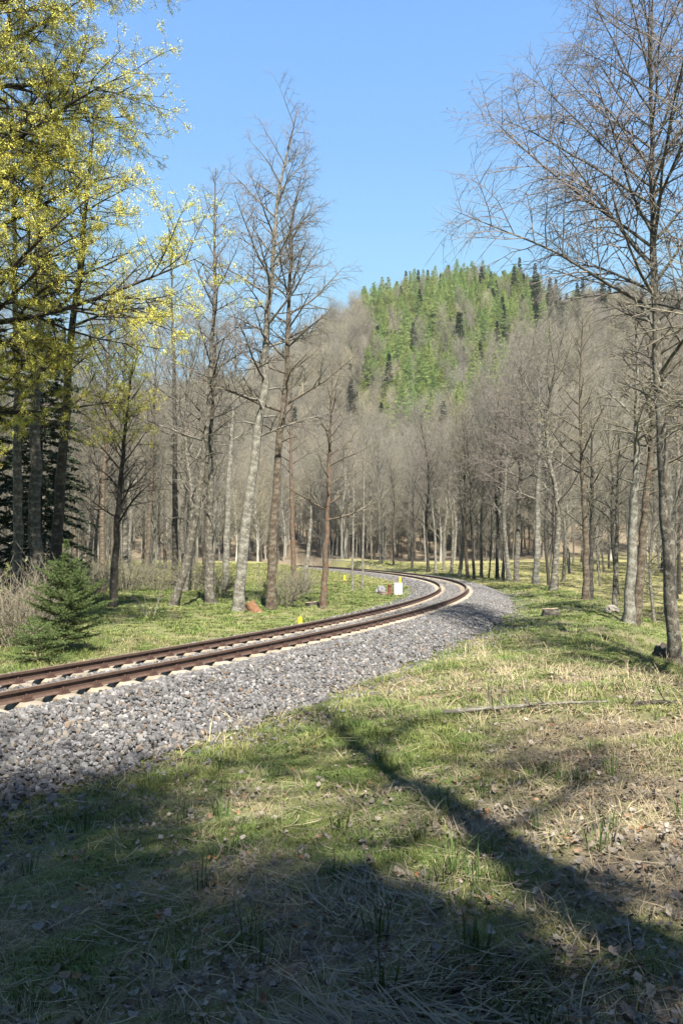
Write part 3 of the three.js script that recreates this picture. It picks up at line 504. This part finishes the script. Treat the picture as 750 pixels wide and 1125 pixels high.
// ---- the hill: larches and spruces singly where they show on the top, the grey deciduous wood below as one mass
{
  const R = rng(66), px = (x, F) => (x - 375) / FPX * F; let n = 0; const green = []; const orig = {};
  const inGreen = (X, F) => { const x = 375 + X / F * FPX, y = 612 - (ground(X, F) + 12 - EYE) / F * FPX; const e = noise(x / 40, y / 40) * 26 + noiseB(x / 11, y / 11) * 22; return (x > 398 + e && x < 560 + e && y < 495 + e - Math.abs(x - 465) * .4 && y > 270) || (x >= 540 && x < 660 + e && y < 400 - (x - 540) * .4 + e); };
  const spots = [];
  for (let k = 0; k < 6000 && spots.length < 299; k++) { const F = 200 + 270 * Math.sqrt(R()), X = px(380 + R() * 300, F); if (!inGreen(X, F)) continue; if (spots.some(([a, b]) => (a - X) ** 2 + (b - F) ** 2 < 22)) continue; spots.push([X, F]); }
  for (const [X, F] of spots) {
    const w = R(), dark = w > .74 - .35 * sm(530, 580, 375 + X / F * FPX), k = (dark ? 0 : 2) + (R() * 2 | 0), name = dark ? 'hill_spruce' : 'larch_tree';
    const label = dark ? 'dark green spruce among the larches on the hilltop' : k === 2 ? 'broad light green larch on the hilltop' : 'narrow light green larch on the hilltop', group = dark ? 'spruces on the hilltop' : 'larches on the hilltop';
    let t; if (!orig[k]) t = orig[k] = conifer(name, label, 'tree', group, (dark ? spruceFar : larchFar)[k % 2], dark ? needleMat.mid : k === 2 ? needleMat.larch : needleMat.larch2, BARK.brown); else t = copyOf(orig[k], label, group);
    const sc = .8 + R() * .5; t.position.set(X, ground(X, F) - .1, -F); t.rotation.y = R() * 6.283; t.scale.set(sc, sc * (.9 + R() * .25), sc); green.push([X, F]);
  }
  { // the larches past the ones set singly
    const more = [], T = larchFar[0], g = mergeGeometries([T.trunk.geo([.3, .25, .2]), T.needles.geo([.36, .49, .14])]);
    for (let k = 0; k < 9000 && more.length < 760; k++) { const F = 210 + 270 * Math.sqrt(R()), X = px(380 + R() * 300, F); if (!inGreen(X, F) || 375 + X / F * FPX > 585) continue; if (green.concat(more).some(([a, b]) => (a - X) ** 2 + (b - F) ** 2 < 5)) continue; more.push([X, F]); }
    const im = new THREE.InstancedMesh(g, new THREE.MeshStandardMaterial({ vertexColors: true, roughness: 1 }), more.length), D = new THREE.Object3D();
    more.forEach(([X, F], k) => { const s = .6 + R() * .5, v = .75 + R() * .4; D.position.set(X, ground(X, F) - .1, -F); D.rotation.set(0, R() * 6.28, 0); D.scale.set(s, s * (.9 + R() * .3), s); D.updateMatrix(); im.setMatrixAt(k, D.matrix); im.setColorAt(k, TINT(v * (.85 + R() * .3), v, v)); });
    im.name = 'hillside_larches'; tag(im, 'light green larch wood filling the hilltop between the larger larches', 'wood', null, 'stuff'); scene.add(shade(im));
  }
  // masses
  const merged = (T, cw, ct) => { const tr = T.trunk.geo(cw), li = T.limbs.geo(cw), tw = T.twigs.geo(ct); return mergeGeometries([tr, li, tw]); };
  const FART = { levels: 2, sub: 3, sub2: 3, twigLen: .95, twigW: .02, upLow: .7, upTop: 1.7, rise: .5, droop: .2, flat: 1, shape: u => .5 + .6 * Math.sin(Math.PI * (.12 + .7 * u)), cones: 0, sides: 5 };
  const far = [[protoTree(18, .22, { ...FART, limbs: 42, len: 4.2, start: .15 }, 501, 6), [.38, .365, .32], [.285, .268, .22]], [protoTree(20, .22, { ...FART, limbs: 42, len: 4.2, start: .15 }, 502, 6), [.30, .285, .235], [.26, .24, .185]], [protoTree(17, .2, { ...FART, limbs: 42, len: 4, start: .15 }, 503, 6), [.52, .50, .45], [.33, .30, .205]]];
  const mat = new THREE.MeshStandardMaterial({ vertexColors: true, roughness: 1 });
  const lists = [[], [], []];
  for (let k = 0; k < 5200; k++) {
    const F = 140 + 350 * Math.pow(R(), .75), X = px(-60 + R() * 900, F); if (inGreen(X, F) && R() < .85) continue; if (F < 172 && R() < .6) continue;
    const y = ground(X, F); if (y < .5) continue; lists[R() * 3 | 0].push([X, y, F, .75 + R() * .5, R() * 6.28, .75 + R() * .5]);
  }
  far.forEach(([T, a, b], i) => {
    const im = new THREE.InstancedMesh(merged(T, a, b), mat, lists[i].length), D = new THREE.Object3D();
    lists[i].forEach(([X, y, F, s, ry, v], k) => { D.position.set(X, y - .1, -F); D.rotation.set(0, ry, 0); D.scale.set(s, s * 1.05, s); D.updateMatrix(); im.setMatrixAt(k, D.matrix); im.setColorAt(k, TINT(v, v, v * .96)); });
    im.name = numbered('hillside_wood'); shade(im); tag(im, ['far grey-brown leafless wood covering the hillside', 'far dull brown leafless wood covering the hillside', 'far tan leafless wood with pale stems on the hillside'][i], 'wood', null, 'stuff'); scene.add(im);
  });
  // scattered dark spruces in the hillside wood
  const sp = spruceFar[0], g = mergeGeometries([sp.trunk.geo([.12, .09, .07]), sp.needles.geo([.035, .06, .025])]), list = [];
  for (let k = 0; k < 260; k++) { const F = 190 + 280 * R(), X = px(-40 + R() * 860, F); if (noise(X / 50, F / 50) < .05) continue; list.push([X, ground(X, F), F, .7 + R() * .5, R() * 6]); }
  const im = new THREE.InstancedMesh(g, mat, list.length), D = new THREE.Object3D(); list.forEach(([X, y, F, s, ry], k) => { D.position.set(X, y, -F); D.rotation.set(0, ry, 0); D.scale.setScalar(s); D.updateMatrix(); im.setMatrixAt(k, D.matrix); });
  im.name = 'hillside_spruces'; tag(im, 'scattered dark spruces in the far hillside wood', 'wood', null, 'stuff'); scene.add(shade(im));
}
// ---------------------------------------------------------------- ground cover
function tuft(blades, h, spread, w, sd, lean = .5) {
  const M = new Mesher(), R = rng(sd);
  for (let k = 0; k < blades; k++) {
    const a = R() * 6.283, r = Math.sqrt(R()) * spread, p = V(Math.cos(a) * r, -.01, Math.sin(a) * r), out = V(Math.cos(a + R() - .5), 0, Math.sin(a + R() - .5)), L = h * (.45 + R() * .75), q = lean * (.3 + R());
    const side = V(-out.z, 0, out.x).multiplyScalar(w * (.6 + R() * .6)), m = p.clone().add(V(0, L * .6, 0)).addScaledVector(out, q * L * .3), t = p.clone().add(V(0, L * (1 - q * .35), 0)).addScaledVector(out, q * L * .95);
    const b = p.clone(), mid = side.clone().multiplyScalar(.75);
    M.tri(b.clone().sub(side), b.clone().add(side), m.clone().add(mid)); M.tri(b.clone().sub(side), m.clone().add(mid), m.clone().sub(mid)); M.tri(m.clone().sub(mid), m.clone().add(mid), t);
  }
  return M.geo();
}
function scatter(name, label, cat, geos, mat, list) { // list: [X, y, F, scale, turn, tiltX, tiltZ, colour, heightScale]
  const D = new THREE.Object3D();
  geos.forEach((g, v) => {
    const sub = list.filter((_, k) => k % geos.length === v), im = new THREE.InstancedMesh(g, mat, sub.length);
    sub.forEach(([X, y, F, s, ry, tx, tz, c, hs], k) => { D.position.set(X, y, -F); D.rotation.set(tx || 0, ry, tz || 0, 'YXZ'); D.scale.set(s, s * (hs || 1), s); D.updateMatrix(); im.setMatrixAt(k, D.matrix); im.setColorAt(k, RGB(...c)); });
    im.name = numbered(name); tag(im, label + (v ? ', another growth' : ''), cat, null, 'stuff'); scene.add(shade(im));
  });
}
const bladeMat = new THREE.MeshStandardMaterial({ color: 0xffffff, roughness: .8 });
const dryMat = new THREE.MeshStandardMaterial({ color: 0xffffff, roughness: .95 });
{
  const R = rng(88), grass = [], far = [], straw = [], moss = [];
  const zones = [[.9, 8.5, 34000], [8.5, 21, 52000], [21, 62, 60000], [62, 130, 34000]];
  for (const [f0, f1, n] of zones) for (let k = 0; k < n; k++) {
    const F = Math.sqrt(lerp(f0 * f0, f1 * f1, R())), X = (R() - .5) * 1.06 * F + (f0 < 2 ? (R() - .5) * 1.5 : 0), [s] = railPos(X, F), a = Math.abs(s);
    if (a < 2.55 + fbm(X * 1.3, F * 1.3, 2) * .5) continue;
    const [g, l, w] = cover(X, F, s), y = ground(X, F, [s, 0]);
    const u = R(), big = f0 > 20;
    const lush = sm(-.2, .5, fbm(X / 2.2 + 7, F / 2.2, 3)), v = .6 + R() * .7;
    if (u < g * (1.05 - l * .55)) {
      const yel = clamp(.25 + fbm(X / 1.1, F / 1.1 + 50, 2) * .9 + (R() - .5) * .5) * .8 + (F > 55 ? .3 : 0);
      const c = [lerp(.155, .36, yel) * v, lerp(.235, .345, yel) * v, lerp(.045, .11, yel) * v];
      (big ? far : grass).push([X, y, F, (big ? lerp(1.4, 3.2, sm(21, 100, F)) : F > 8.5 ? 1.5 : .9) * (.7 + R() * .6), R() * 6.28, 0, 0, c, lerp(.35, .95, lush) * (s < 0 ? 1.1 : .9)]);
    } else if (R() < w * (F < 9 ? .4 : F < 20 ? .5 : .8)) {
      const c = [.46 * v, .385 * v, .23 * v];
      straw.push([X, y, F, (big ? lerp(1.4, 3.0, sm(21, 100, F)) : F > 8.5 ? 1.5 : .9) * (.7 + R() * .7), R() * 6.28, (R() - .5) * .9, (R() - .5) * .9, c, .5]);
    }
  }
  scatter('short_grass', 'short green grass of the verge beside the ballast', 'grass', [tuft(16, .075, .05, .0026, 1), tuft(14, .095, .055, .0028, 2, .8), tuft(18, .055, .06, .0024, 3, .9)], bladeMat, grass);
  scatter('meadow_grass', 'green and yellowish grass of the farther ground', 'grass', [tuft(18, .085, .11, .006, 4), tuft(16, .10, .12, .006, 5, .8)], bladeMat, far);
  scatter('dry_grass', 'pale dry grass standing and lying in the turf', 'grass', [tuft(9, .13, .06, .0024, 6, 1.2), tuft(8, .17, .06, .0022, 7, 1.5)], dryMat, straw);
  // taller green clumps in front
  const clump = [];
  for (let k = 0; k < 260; k++) { const F = 2.2 + R() * 7, X = (R() - .5) * 1.0 * F, [s] = railPos(X, F); if (s < 3.4) continue; if (fbm(X / .8 + 11, F / .8, 2) < .18 && !(Math.hypot((X - .55) / .6, (F - 3.2) / .7) < 1)) continue; const v = .7 + R() * .4; clump.push([X, ground(X, F), F, .8 + R() * .7, R() * 6.28, 0, 0, [.085 * v, .15 * v, .026 * v], 1]); }
  scatter('tall_grass_clumps', 'taller dark green grass clumps in the front of the verge', 'grass', [tuft(20, .20, .05, .0032, 8, .6)], bladeMat, clump);
  // long flattened grey straw
  const stalk = (sd) => { const M = new Mesher(), Q = rng(sd); const n = 5, pts = []; let p = V(-.16, 0, 0), h = 0, dir = 0; for (let k = 0; k <= n; k++) { pts.push(p.clone()); dir += (Q() - .5) * .5; p = p.clone().add(V(.065 * Math.cos(dir), Math.sin(k / n * 3.1) * .02 * (Q() - .2), .065 * Math.sin(dir))); } for (let k = 0; k < n; k++) { const w0 = .0042 * (1 - k / n * .8), w1 = .0042 * (1 - (k + 1) / n * .8), a = pts[k], b = pts[k + 1]; const up = .0018; M.tri(a.clone().add(V(0, 0, -w0)), a.clone().add(V(0, up, w0)), b.clone().add(V(0, up, w1))); M.tri(a.clone().add(V(0, 0, -w0)), b.clone().add(V(0, up, w1)), b.clone().add(V(0, 0, -w1))); } return M.geo(); };
  const lie = [];
  const patches = [[.05, 3.0, .5, .2, 2.9, 420], [.62, 3.45, .45, .3, .4, 300], [1.0, 2.75, .6, .25, .2, 160], [-.3, 2.65, .4, .2, 2.8, 90], [1.9, 6.9, .9, .6, .5, 260], [1.2, 5.6, .8, .5, 1.2, 200], [-1.1, 4.6, .5, .3, .3, 120], [.1, 4.5, .5, .35, 2, 140]];
  for (const [cx, cf, rx, rf, dir, n] of patches) for (let k = 0; k < n; k++) { const q = (R() + R() + R() - 1.5) * 1.1, w = (R() + R() + R() - 1.5) * 1.1, X = cx + q * rx, F = cf + w * rf, v = .55 + R() * .65; lie.push([X, ground(X, F) + .012 + R() * R() * .07, F, .6 + R() * .9, dir + (R() - .5) * 1.5, (R() - .5) * .3, (R() - .5) * .5, [.33 * v, .285 * v, .20 * v], 1]); }
  for (let k = 0; k < 3000; k++) { const F = 2.2 + 12 * Math.pow(R(), 1.2), X = (R() - .5) * 1.0 * F, [s] = railPos(X, F); if (Math.abs(s) < 2.9) continue; const v = .55 + R() * .65; lie.push([X, ground(X, F) + .012 + R() * .02, F, .4 + R() * .7, R() * 6.28, (R() - .5) * .3, (R() - .5) * .5, [.42 * v, .355 * v, .23 * v], 1]); }
  scatter('flattened_straw', 'flattened grey dry grass stalks lying in the front of the verge', 'straw', [stalk(1), stalk(2), stalk(3)], dryMat, lie);
}
{ // fallen leaves
  const leafGeo = (sd, lobes) => {
    const R = rng(sd), M = new Mesher(), n = 14, rim = [], curl = .25 + R() * .5, fold = .25 + R() * .4;
    const bendY = (x, z) => curl * (x * x * .9) + fold * Math.abs(z) * .8 + .08 * noise(x * 3 + sd, z * 3);
    for (let k = 0; k < n; k++) { const a = k / n * 6.283, lob = lobes ? .62 + .38 * Math.abs(Math.cos(a * 2.5)) : 1; const x = Math.cos(a) * lob * (.72 + R() * .45), z = Math.sin(a) * lob * .66 * (.7 + R() * .5); rim.push(V(x, bendY(x, z), z)); }
    const c = V(0, 0, 0); for (let k = 0; k < n; k++) M.tri(c, rim[(k + 1) % n], rim[k]);
    const s = V(-1, bendY(-1, 0), 0); M.tri(s.clone().add(V(0, 0, .03)), s.clone().add(V(0, 0, -.03)), V(-1.7, .3, .1)); return M.geo();
  };
  const geos = [leafGeo(1, true), leafGeo(2, true), leafGeo(3, false), leafGeo(4, false)], R = rng(99), all = [];
  const tones = [[.30, .26, .215], [.37, .33, .285], [.26, .20, .15], [.30, .20, .125], [.36, .18, .08], [.19, .145, .11], [.42, .37, .29]];
  for (let k = 0; k < 30000; k++) {
    const F = 1.2 + 15 * Math.pow(R(), 1.05), X = (R() - .5) * 1.08 * F + (R() - .5) * .6, [s] = railPos(X, F); if (Math.abs(s) < 3) continue;
    const [g, l] = cover(X, F, s); if (R() > l * l * 2.2 + .05) continue;
    const w = R(), ti = w < .3 ? 0 : w < .47 ? 1 : w < .62 ? 2 : w < .74 ? 3 : w < .79 ? 4 : w < .92 ? 5 : 6, v = .7 + R() * .5;
    all.push({ X, F, y: ground(X, F) + .012 + R() * .02, s: .010 + Math.pow(R(), 1.8) * .026, e: [(R() - .5) * 1.1, R() * 6.28, (R() - .5) * 1.1], ti, v, g: R() * 4 | 0 });
  }
  all.sort((a, b) => b.s / b.F - a.s / a.F);
  const mats = tones.map(c => new THREE.MeshStandardMaterial({ color: RGB(...c), roughness: .9 }));
  const words = ['pale grey', 'silvery', 'brown', 'tan', 'orange brown', 'dark brown', 'bleached'], shapes = ['ragged lobed', 'curled lobed', 'curled oval', 'broad oval'];
  const vis = all.filter(o => Math.abs(o.X / o.F) < .44 && o.F > 2.75).slice(0, 240), set = new Set(vis);
  for (const o of vis) { const m = part('fallen_leaf', geos[o.g], mats[o.ti], scene); tag(m, words[o.ti] + ' ' + shapes[o.g] + ' fallen leaf lying on the shaded verge in front', 'leaf', 'large fallen leaves in front'); m.position.set(o.X, o.y, -o.F); m.rotation.set(o.e[0], o.e[1], o.e[2], 'YXZ'); m.scale.setScalar(o.s); }
  const D = new THREE.Object3D();
  geos.forEach((g, v) => { const sub = all.filter(o => o.g === v && !set.has(o)), im = new THREE.InstancedMesh(g, dryMat, sub.length); sub.forEach((o, k) => { D.position.set(o.X, o.y, -o.F); D.rotation.set(o.e[0], o.e[1], o.e[2], 'YXZ'); D.scale.setScalar(o.s); D.updateMatrix(); im.setMatrixAt(k, D.matrix); const c = tones[o.ti]; im.setColorAt(k, RGB(c[0] * o.v, c[1] * o.v, c[2] * o.v)); }); im.name = numbered('leaf_litter'); tag(im, 'litter of small ' + shapes[v] + ' dead leaves over the verge', 'leaf litter', null, 'stuff'); scene.add(shade(im)); });
}
// ---------------------------------------------------------------- shrubs and small things
function growShrub(n, H, spread, o, sd) {
  const R = rng(sd), T = { trunk: new Mesher(), limbs: new Mesher(), twigs: new Mesher(), tips: [] };
  for (let k = 0; k < n; k++) { const a = R() * 6.283, p = V(Math.cos(a) * spread * .3 * R(), -.1, Math.sin(a) * spread * .3 * R()), d = V(Math.cos(a) * spread / H * (.3 + R()), 1, Math.sin(a) * spread / H * (.3 + R())).normalize(); limb(T, p, d, H * (.6 + R() * .5), o.r ?? .012, 1, { levels: 2, sub: 5, sub2: 7, droop: .35, rise: .2, twigLen: .16, twigW: .0035, ...o }, R); }
  return T;
}
function shrub(name, label, group, X, F, T, m, bud) {
  const t = thing(name, label, 'shrub', group); part('stems', T.limbs.geo(), m, t); part('twigs', T.twigs.geo(), m, t);
  if (bud) { const R = rng(9), M = new Mesher(); for (const p of T.tips) if (R() < bud.share) { const a = jitter(V(0, 1, 0), R, 2).multiplyScalar(bud.size), b = perp(UP, R).multiplyScalar(bud.size * .45); M.tri(p.clone().sub(b), p.clone().add(b), p.clone().add(a)); } part('leaf_buds', M.geo(), bud.mat, t, 'stuff'); }
  t.position.set(X, ground(X, F), -F); return t;
}
const budMat = std(.17, .21, .045), straw = std(.30, .265, .19);
{
  const px = (x, F) => (x - 375) / FPX * F;
  shrub('pale_shrub', 'pale twiggy leafless shrub at the left edge beside the young spruce', null, px(18, 18.5), 18.5, growShrub(34, 2.0, 1.0, {}, 601), straw, { share: .4, size: .022, mat: budMat });
  shrub('pale_shrub', 'low tangled dry shrub under the left of the young spruce', null, px(40, 20), 20, growShrub(26, 1.5, .9, {}, 602), straw, { share: .3, size: .02, mat: budMat });
  shrub('brown_shrub', 'brown tangled shrub between the mossy trunk and the red trunk', null, px(315, 32.5), 32.5, growShrub(26, 1.9, 1.0, { r: .016, twigW: .006 }, 603), twigMat.brown, { share: .3, size: .03, mat: budMat });
  shrub('brown_shrub', 'brown shrub behind the grey trunk and pale tree', null, px(240, 37), 37, growShrub(26, 1.7, 1.1, { r: .016, twigW: .006 }, 604), twigMat.brown, { share: .3, size: .03, mat: budMat });
  shrub('bare_sapling', 'forked bare sapling in the grass below the young maple', null, px(166, 26), 26, growShrub(5, 1.2, .7, { r: .018, sub: 2.5, sub2: 4, twigW: .005 }, 605), twigMat.pale);
  // greenish scrub along the edge of the left wood
  const T = growShrub(30, 1.8, 1.4, { twigW: .008, r: .016, sub2: 6 }, 606); let o = null; const R = rng(607);
  [[100, 42], [140, 44], [175, 46], [212, 45], [118, 52], [160, 55], [70, 40], [30, 38], [205, 56], [330, 42], [60, 30], [90, 34]].forEach(([x, F], k) => {
    const label = ['budding green scrub bush at the edge of the left wood'][0], g = 'scrub bushes along the left wood';
    let t; if (!o) t = o = shrub('scrub_bush', label, g, px(x, F), F, T, twigMat.brown, { share: .8, size: .04, mat: budMat }); else { t = copyOf(o, label, g); t.position.set(px(x, F), ground(px(x, F), F), -F); } t.rotation.y = R() * 6; t.scale.setScalar(.8 + R() * .5);
  });
  // two thin poles of saplings inside the curve
  for (const [x0, y0, x1, y1, F, l] of [[387, 648, 389, 480, 47, 'thin pale sapling, left of the pair inside the curve'], [398, 645, 401, 455, 50, 'thin pale sapling, right of the pair inside the curve']]) buildTree('thin_sapling', l, growTree(trunkFromPhoto([[x0, y0], [(x0 + x1) / 2, (y0 + y1) / 2], [x1, y1]], F), .07, { ...HERO, limbs: 16, len: 1.3, start: .4, levels: 2 }, 620 + x0), [BARK.pale, twigMat.grey]);
}
function post(X, F, h, w, label) { // plastic marker with a domed, slanted top
  const s = new THREE.Shape(); s.moveTo(-w, 0); s.lineTo(w, 0); s.lineTo(w, h * .86); s.quadraticCurveTo(w, h, 0, h); s.quadraticCurveTo(-w, h, -w, h * .86); s.lineTo(-w, 0);
  const g = new THREE.ExtrudeGeometry(s, { depth: w * 1.1, bevelEnabled: true, bevelSize: .008, bevelThickness: .008, bevelSegments: 2 }); g.translate(0, -.1, -w * .55);
  const t = thing('marker_post', label, 'marker post'); part('post', g, std(.80, .66, .02, .5), t);
  const b = new THREE.BoxGeometry(w * 2.06, h * .1, w * 1.5); b.translate(0, h * .06, 0); part('foot', b, std(.25, .24, .22), t);
  t.position.set(X, ground(X, F), -F); return t;
}
{
  const P = (x, F) => (x - 375) / FPX * F;
  post(P(330, 24.5), 24.5, .52, .055, 'small yellow marker post just behind the near rails');
  post(P(378.5, 66), 66, .62, .07, 'tiny yellow marker post inside the far curve, left of saplings');
  post(P(439, 52), 52, 1.0, .06, 'yellow marker post behind the white box');
  // white concrete box with a cover, beside the track
  const box = thing('white_box', 'white concrete box standing inside the curve of the track', 'box');
  const F = 45.5, X = P(436.5, F), wht = dataTex(128, 128, (u, v) => { const n = .93 + tileN(noise, u, v, 5, 9) * .05 + tileN(noiseB, u, v, 30, 20) * .04; return [n, n, n * .98]; }, false);
  const wm = new THREE.MeshStandardMaterial({ color: RGB(.82, .82, .80), map: wht, roughness: .8 });
  const body = new THREE.ExtrudeGeometry(new THREE.Shape([[-.23, 0], [.23, 0], [.23, .74], [-.23, .74]].map(a => new THREE.Vector2(...a))), { depth: .3, bevelEnabled: true, bevelSize: .012, bevelThickness: .012, bevelSegments: 2 }); body.translate(0, -.1, -.15); part('body', body, wm, box);
  const lid = new THREE.BoxGeometry(.5, .03, .36); lid.translate(0, .672, 0); part('lid', lid, wm, box);
  box.position.set(X, ground(X, F) + .02, -F); box.rotation.y = .12;
  // rusty post and grey lump beside it
  const rp = thing('rusty_post', 'short rusty iron post left of the white box', 'post'); const rm = new THREE.MeshStandardMaterial({ color: RGB(.30, .085, .055), map: rustTex, roughness: .9 });
  const g1 = new THREE.CylinderGeometry(.10, .12, .62, 10); g1.translate(0, .25, 0); part('post', g1, rm, rp); const g2 = new THREE.CylinderGeometry(.14, .14, .05, 10); g2.translate(0, .57, 0); part('cap', g2, rm, rp);
  const X2 = P(427.5, 45.8); rp.position.set(X2, ground(X2, 45.8), -45.8);
  const rock = (name, label, X, F, s, sy, col, sd) => { const g = new THREE.IcosahedronGeometry(1, 3), p = g.attributes.position; for (let k = 0; k < p.count; k++) { const v = V(p.getX(k), p.getY(k), p.getZ(k)), f = 1 + .28 * noise(v.x * 1.4 + sd, v.y * 1.4 + v.z) + .10 * noiseB(v.x * 4, v.z * 4 + v.y * 3 + sd); p.setXYZ(k, v.x * f * s, v.y * f * sy, v.z * f * s * .8); } g.computeVertexNormals(); const m = part(name, g, new THREE.MeshStandardMaterial({ color: RGB(...col), map: stoneTex, bumpMap: stoneTex, bumpScale: .02, roughness: 1 }), scene); tag(m, label, 'stone'); m.position.set(X, ground(X, F) + sy * .45, -F); m.rotation.y = sd; return m; };
  rock('grey_stone', 'grey stone lump left of the rusty post inside the curve', P(418, 46), 46, .36, .36, [.30, .30, .31], 1.3);
  rock('brown_stone', 'brown stone between grey lump and rusty post', P(421, 45), 45, .25, .17, [.26, .19, .14], 2.3);
  rock('pale_stone', 'pale angular stone on the bank beside the thin grey stem', P(670, 29.5), 29.5, .32, .2, [.34, .31, .26], 4.1);
  rock('dark_stone', 'dark weathered stone at the foot of the tall alder', P(724, 18.2), 18.2, .26, .30, [.12, .105, .085], 5.2);
}
{ // stumps and fallen wood
  const cutMat = dataTex(128, 128, (u, v) => { const r = Math.hypot(u - .5, v - .5) * 40, n = .55 + .12 * Math.sin(r * 2.2 + tileN(noise, u, v, 4, 4) * 1.2) + tileN(noiseB, u, v, 20, 20) * .1; return [n, n * .88, n * .72]; }, true);
  const stump = (label, X, F, r, h, bk, tilt = 0) => {
    const t = thing('tree_stump', label, 'stump'), M = new Mesher(), pts = [V(0, -.25, 0), V(0, 0, 0), V(0, h * .35, 0), V(0, h * .7, 0), V(0, h, 0)];
    M.tube(pts, (k, j) => r * [1.5, 1.3, 1.08, 1, .97][k] * (1 + .09 * noise(j * 1.1 + X, k * .4)), 16); part('bark', M.geo(), bk, t);
    const g = new THREE.CircleGeometry(r * .97, 18); g.rotateX(-Math.PI / 2); const p = g.attributes.position; for (let k = 0; k < p.count; k++) p.setY(k, h - .006 + .03 * noise(p.getX(k) * 6, p.getZ(k) * 6 + X)); g.computeVertexNormals(); part('cut_face', g, new THREE.MeshStandardMaterial({ map: cutMat, roughness: 1 }), t);
    t.position.set(X, ground(X, F), -F); t.rotation.z = tilt; return t;
  };
  const P = (x, F) => (x - 375) / FPX * F;
  stump('low grey cut stump in the grass right of the curve', P(603, 28), 28, .29, .26, BARK.grey, .05);
  stump('broken orange-brown stump at the foot of the mossy trunk', P(280, 29.6), 29.6, .2, .42, new THREE.MeshStandardMaterial({ color: RGB(.40, .21, .11), map: rustTex, bumpMap: rustTex, bumpScale: .03, roughness: 1 }), .5);
  stump('dark low stump in the grass between red trunk and white box', P(343, 34), 34, .3, .2, BARK.dark, .1);
  const stick = (label, pts, r, bk, twigs, sd) => { // pts: [x pixel, distance]
    const R = rng(sd), t = thing('fallen_branch', label, 'branch'), M = new Mesher(), path = [], n = pts.length;
    const c = new THREE.CatmullRomCurve3(pts.map(([x, F, up]) => { const X = P(x, F); return V(X, ground(X, F) + r * .7 + (up || .01), -F); })); const q = c.getSpacedPoints(18);
    M.tube(q, (k, j) => r * (1 - .6 * k / 18) * (1 + .15 * noise(k * .8 + sd, j)), 7); part('stem', M.geo(), bk, t);
    for (let k = 0; k < twigs; k++) { const S = new Mesher(), a = q[3 + (R() * 14 | 0)], d = V(R() - .5, .25 + R() * .4, R() - .5).normalize(), L = .1 + R() * .22; S.tube([a, a.clone().addScaledVector(d, L * .5), a.clone().addScaledVector(d, L).add(V(0, .02, .02))], [r * .4, r * .25, .002], 4); part('side_twig', S.geo(), bk, t); }
    return t;
  };
  stick('long brown stick lying straight across the verge in the sun', [[485, 9.3, .05], [545, 9.25, .03], [600, 9.3, .04], [664, 9.35, .02]], .03, BARK.pale, 5, 1);
  stick('grey fallen branch pointing to the foot of the tall alder', [[688, 13.6, .05], [712, 13.1], [735, 12.8], [775, 12.4]], .045, BARK.grey, 4, 2);
  stick('thin grey branch in the grass below the stump', [[560, 17], [590, 16.4, .03], [612, 15.9], [628, 15.6, .04]], .026, BARK.grey, 5, 3);
  stick('dark stick lying at the right edge of the verge', [[690, 9.2], [720, 9.3], [762, 9.2]], .03, BARK.dark, 2, 4);
}
scene.fog = new THREE.FogExp2(0xdce8f2, .00008);
renderer.render(scene, camera);
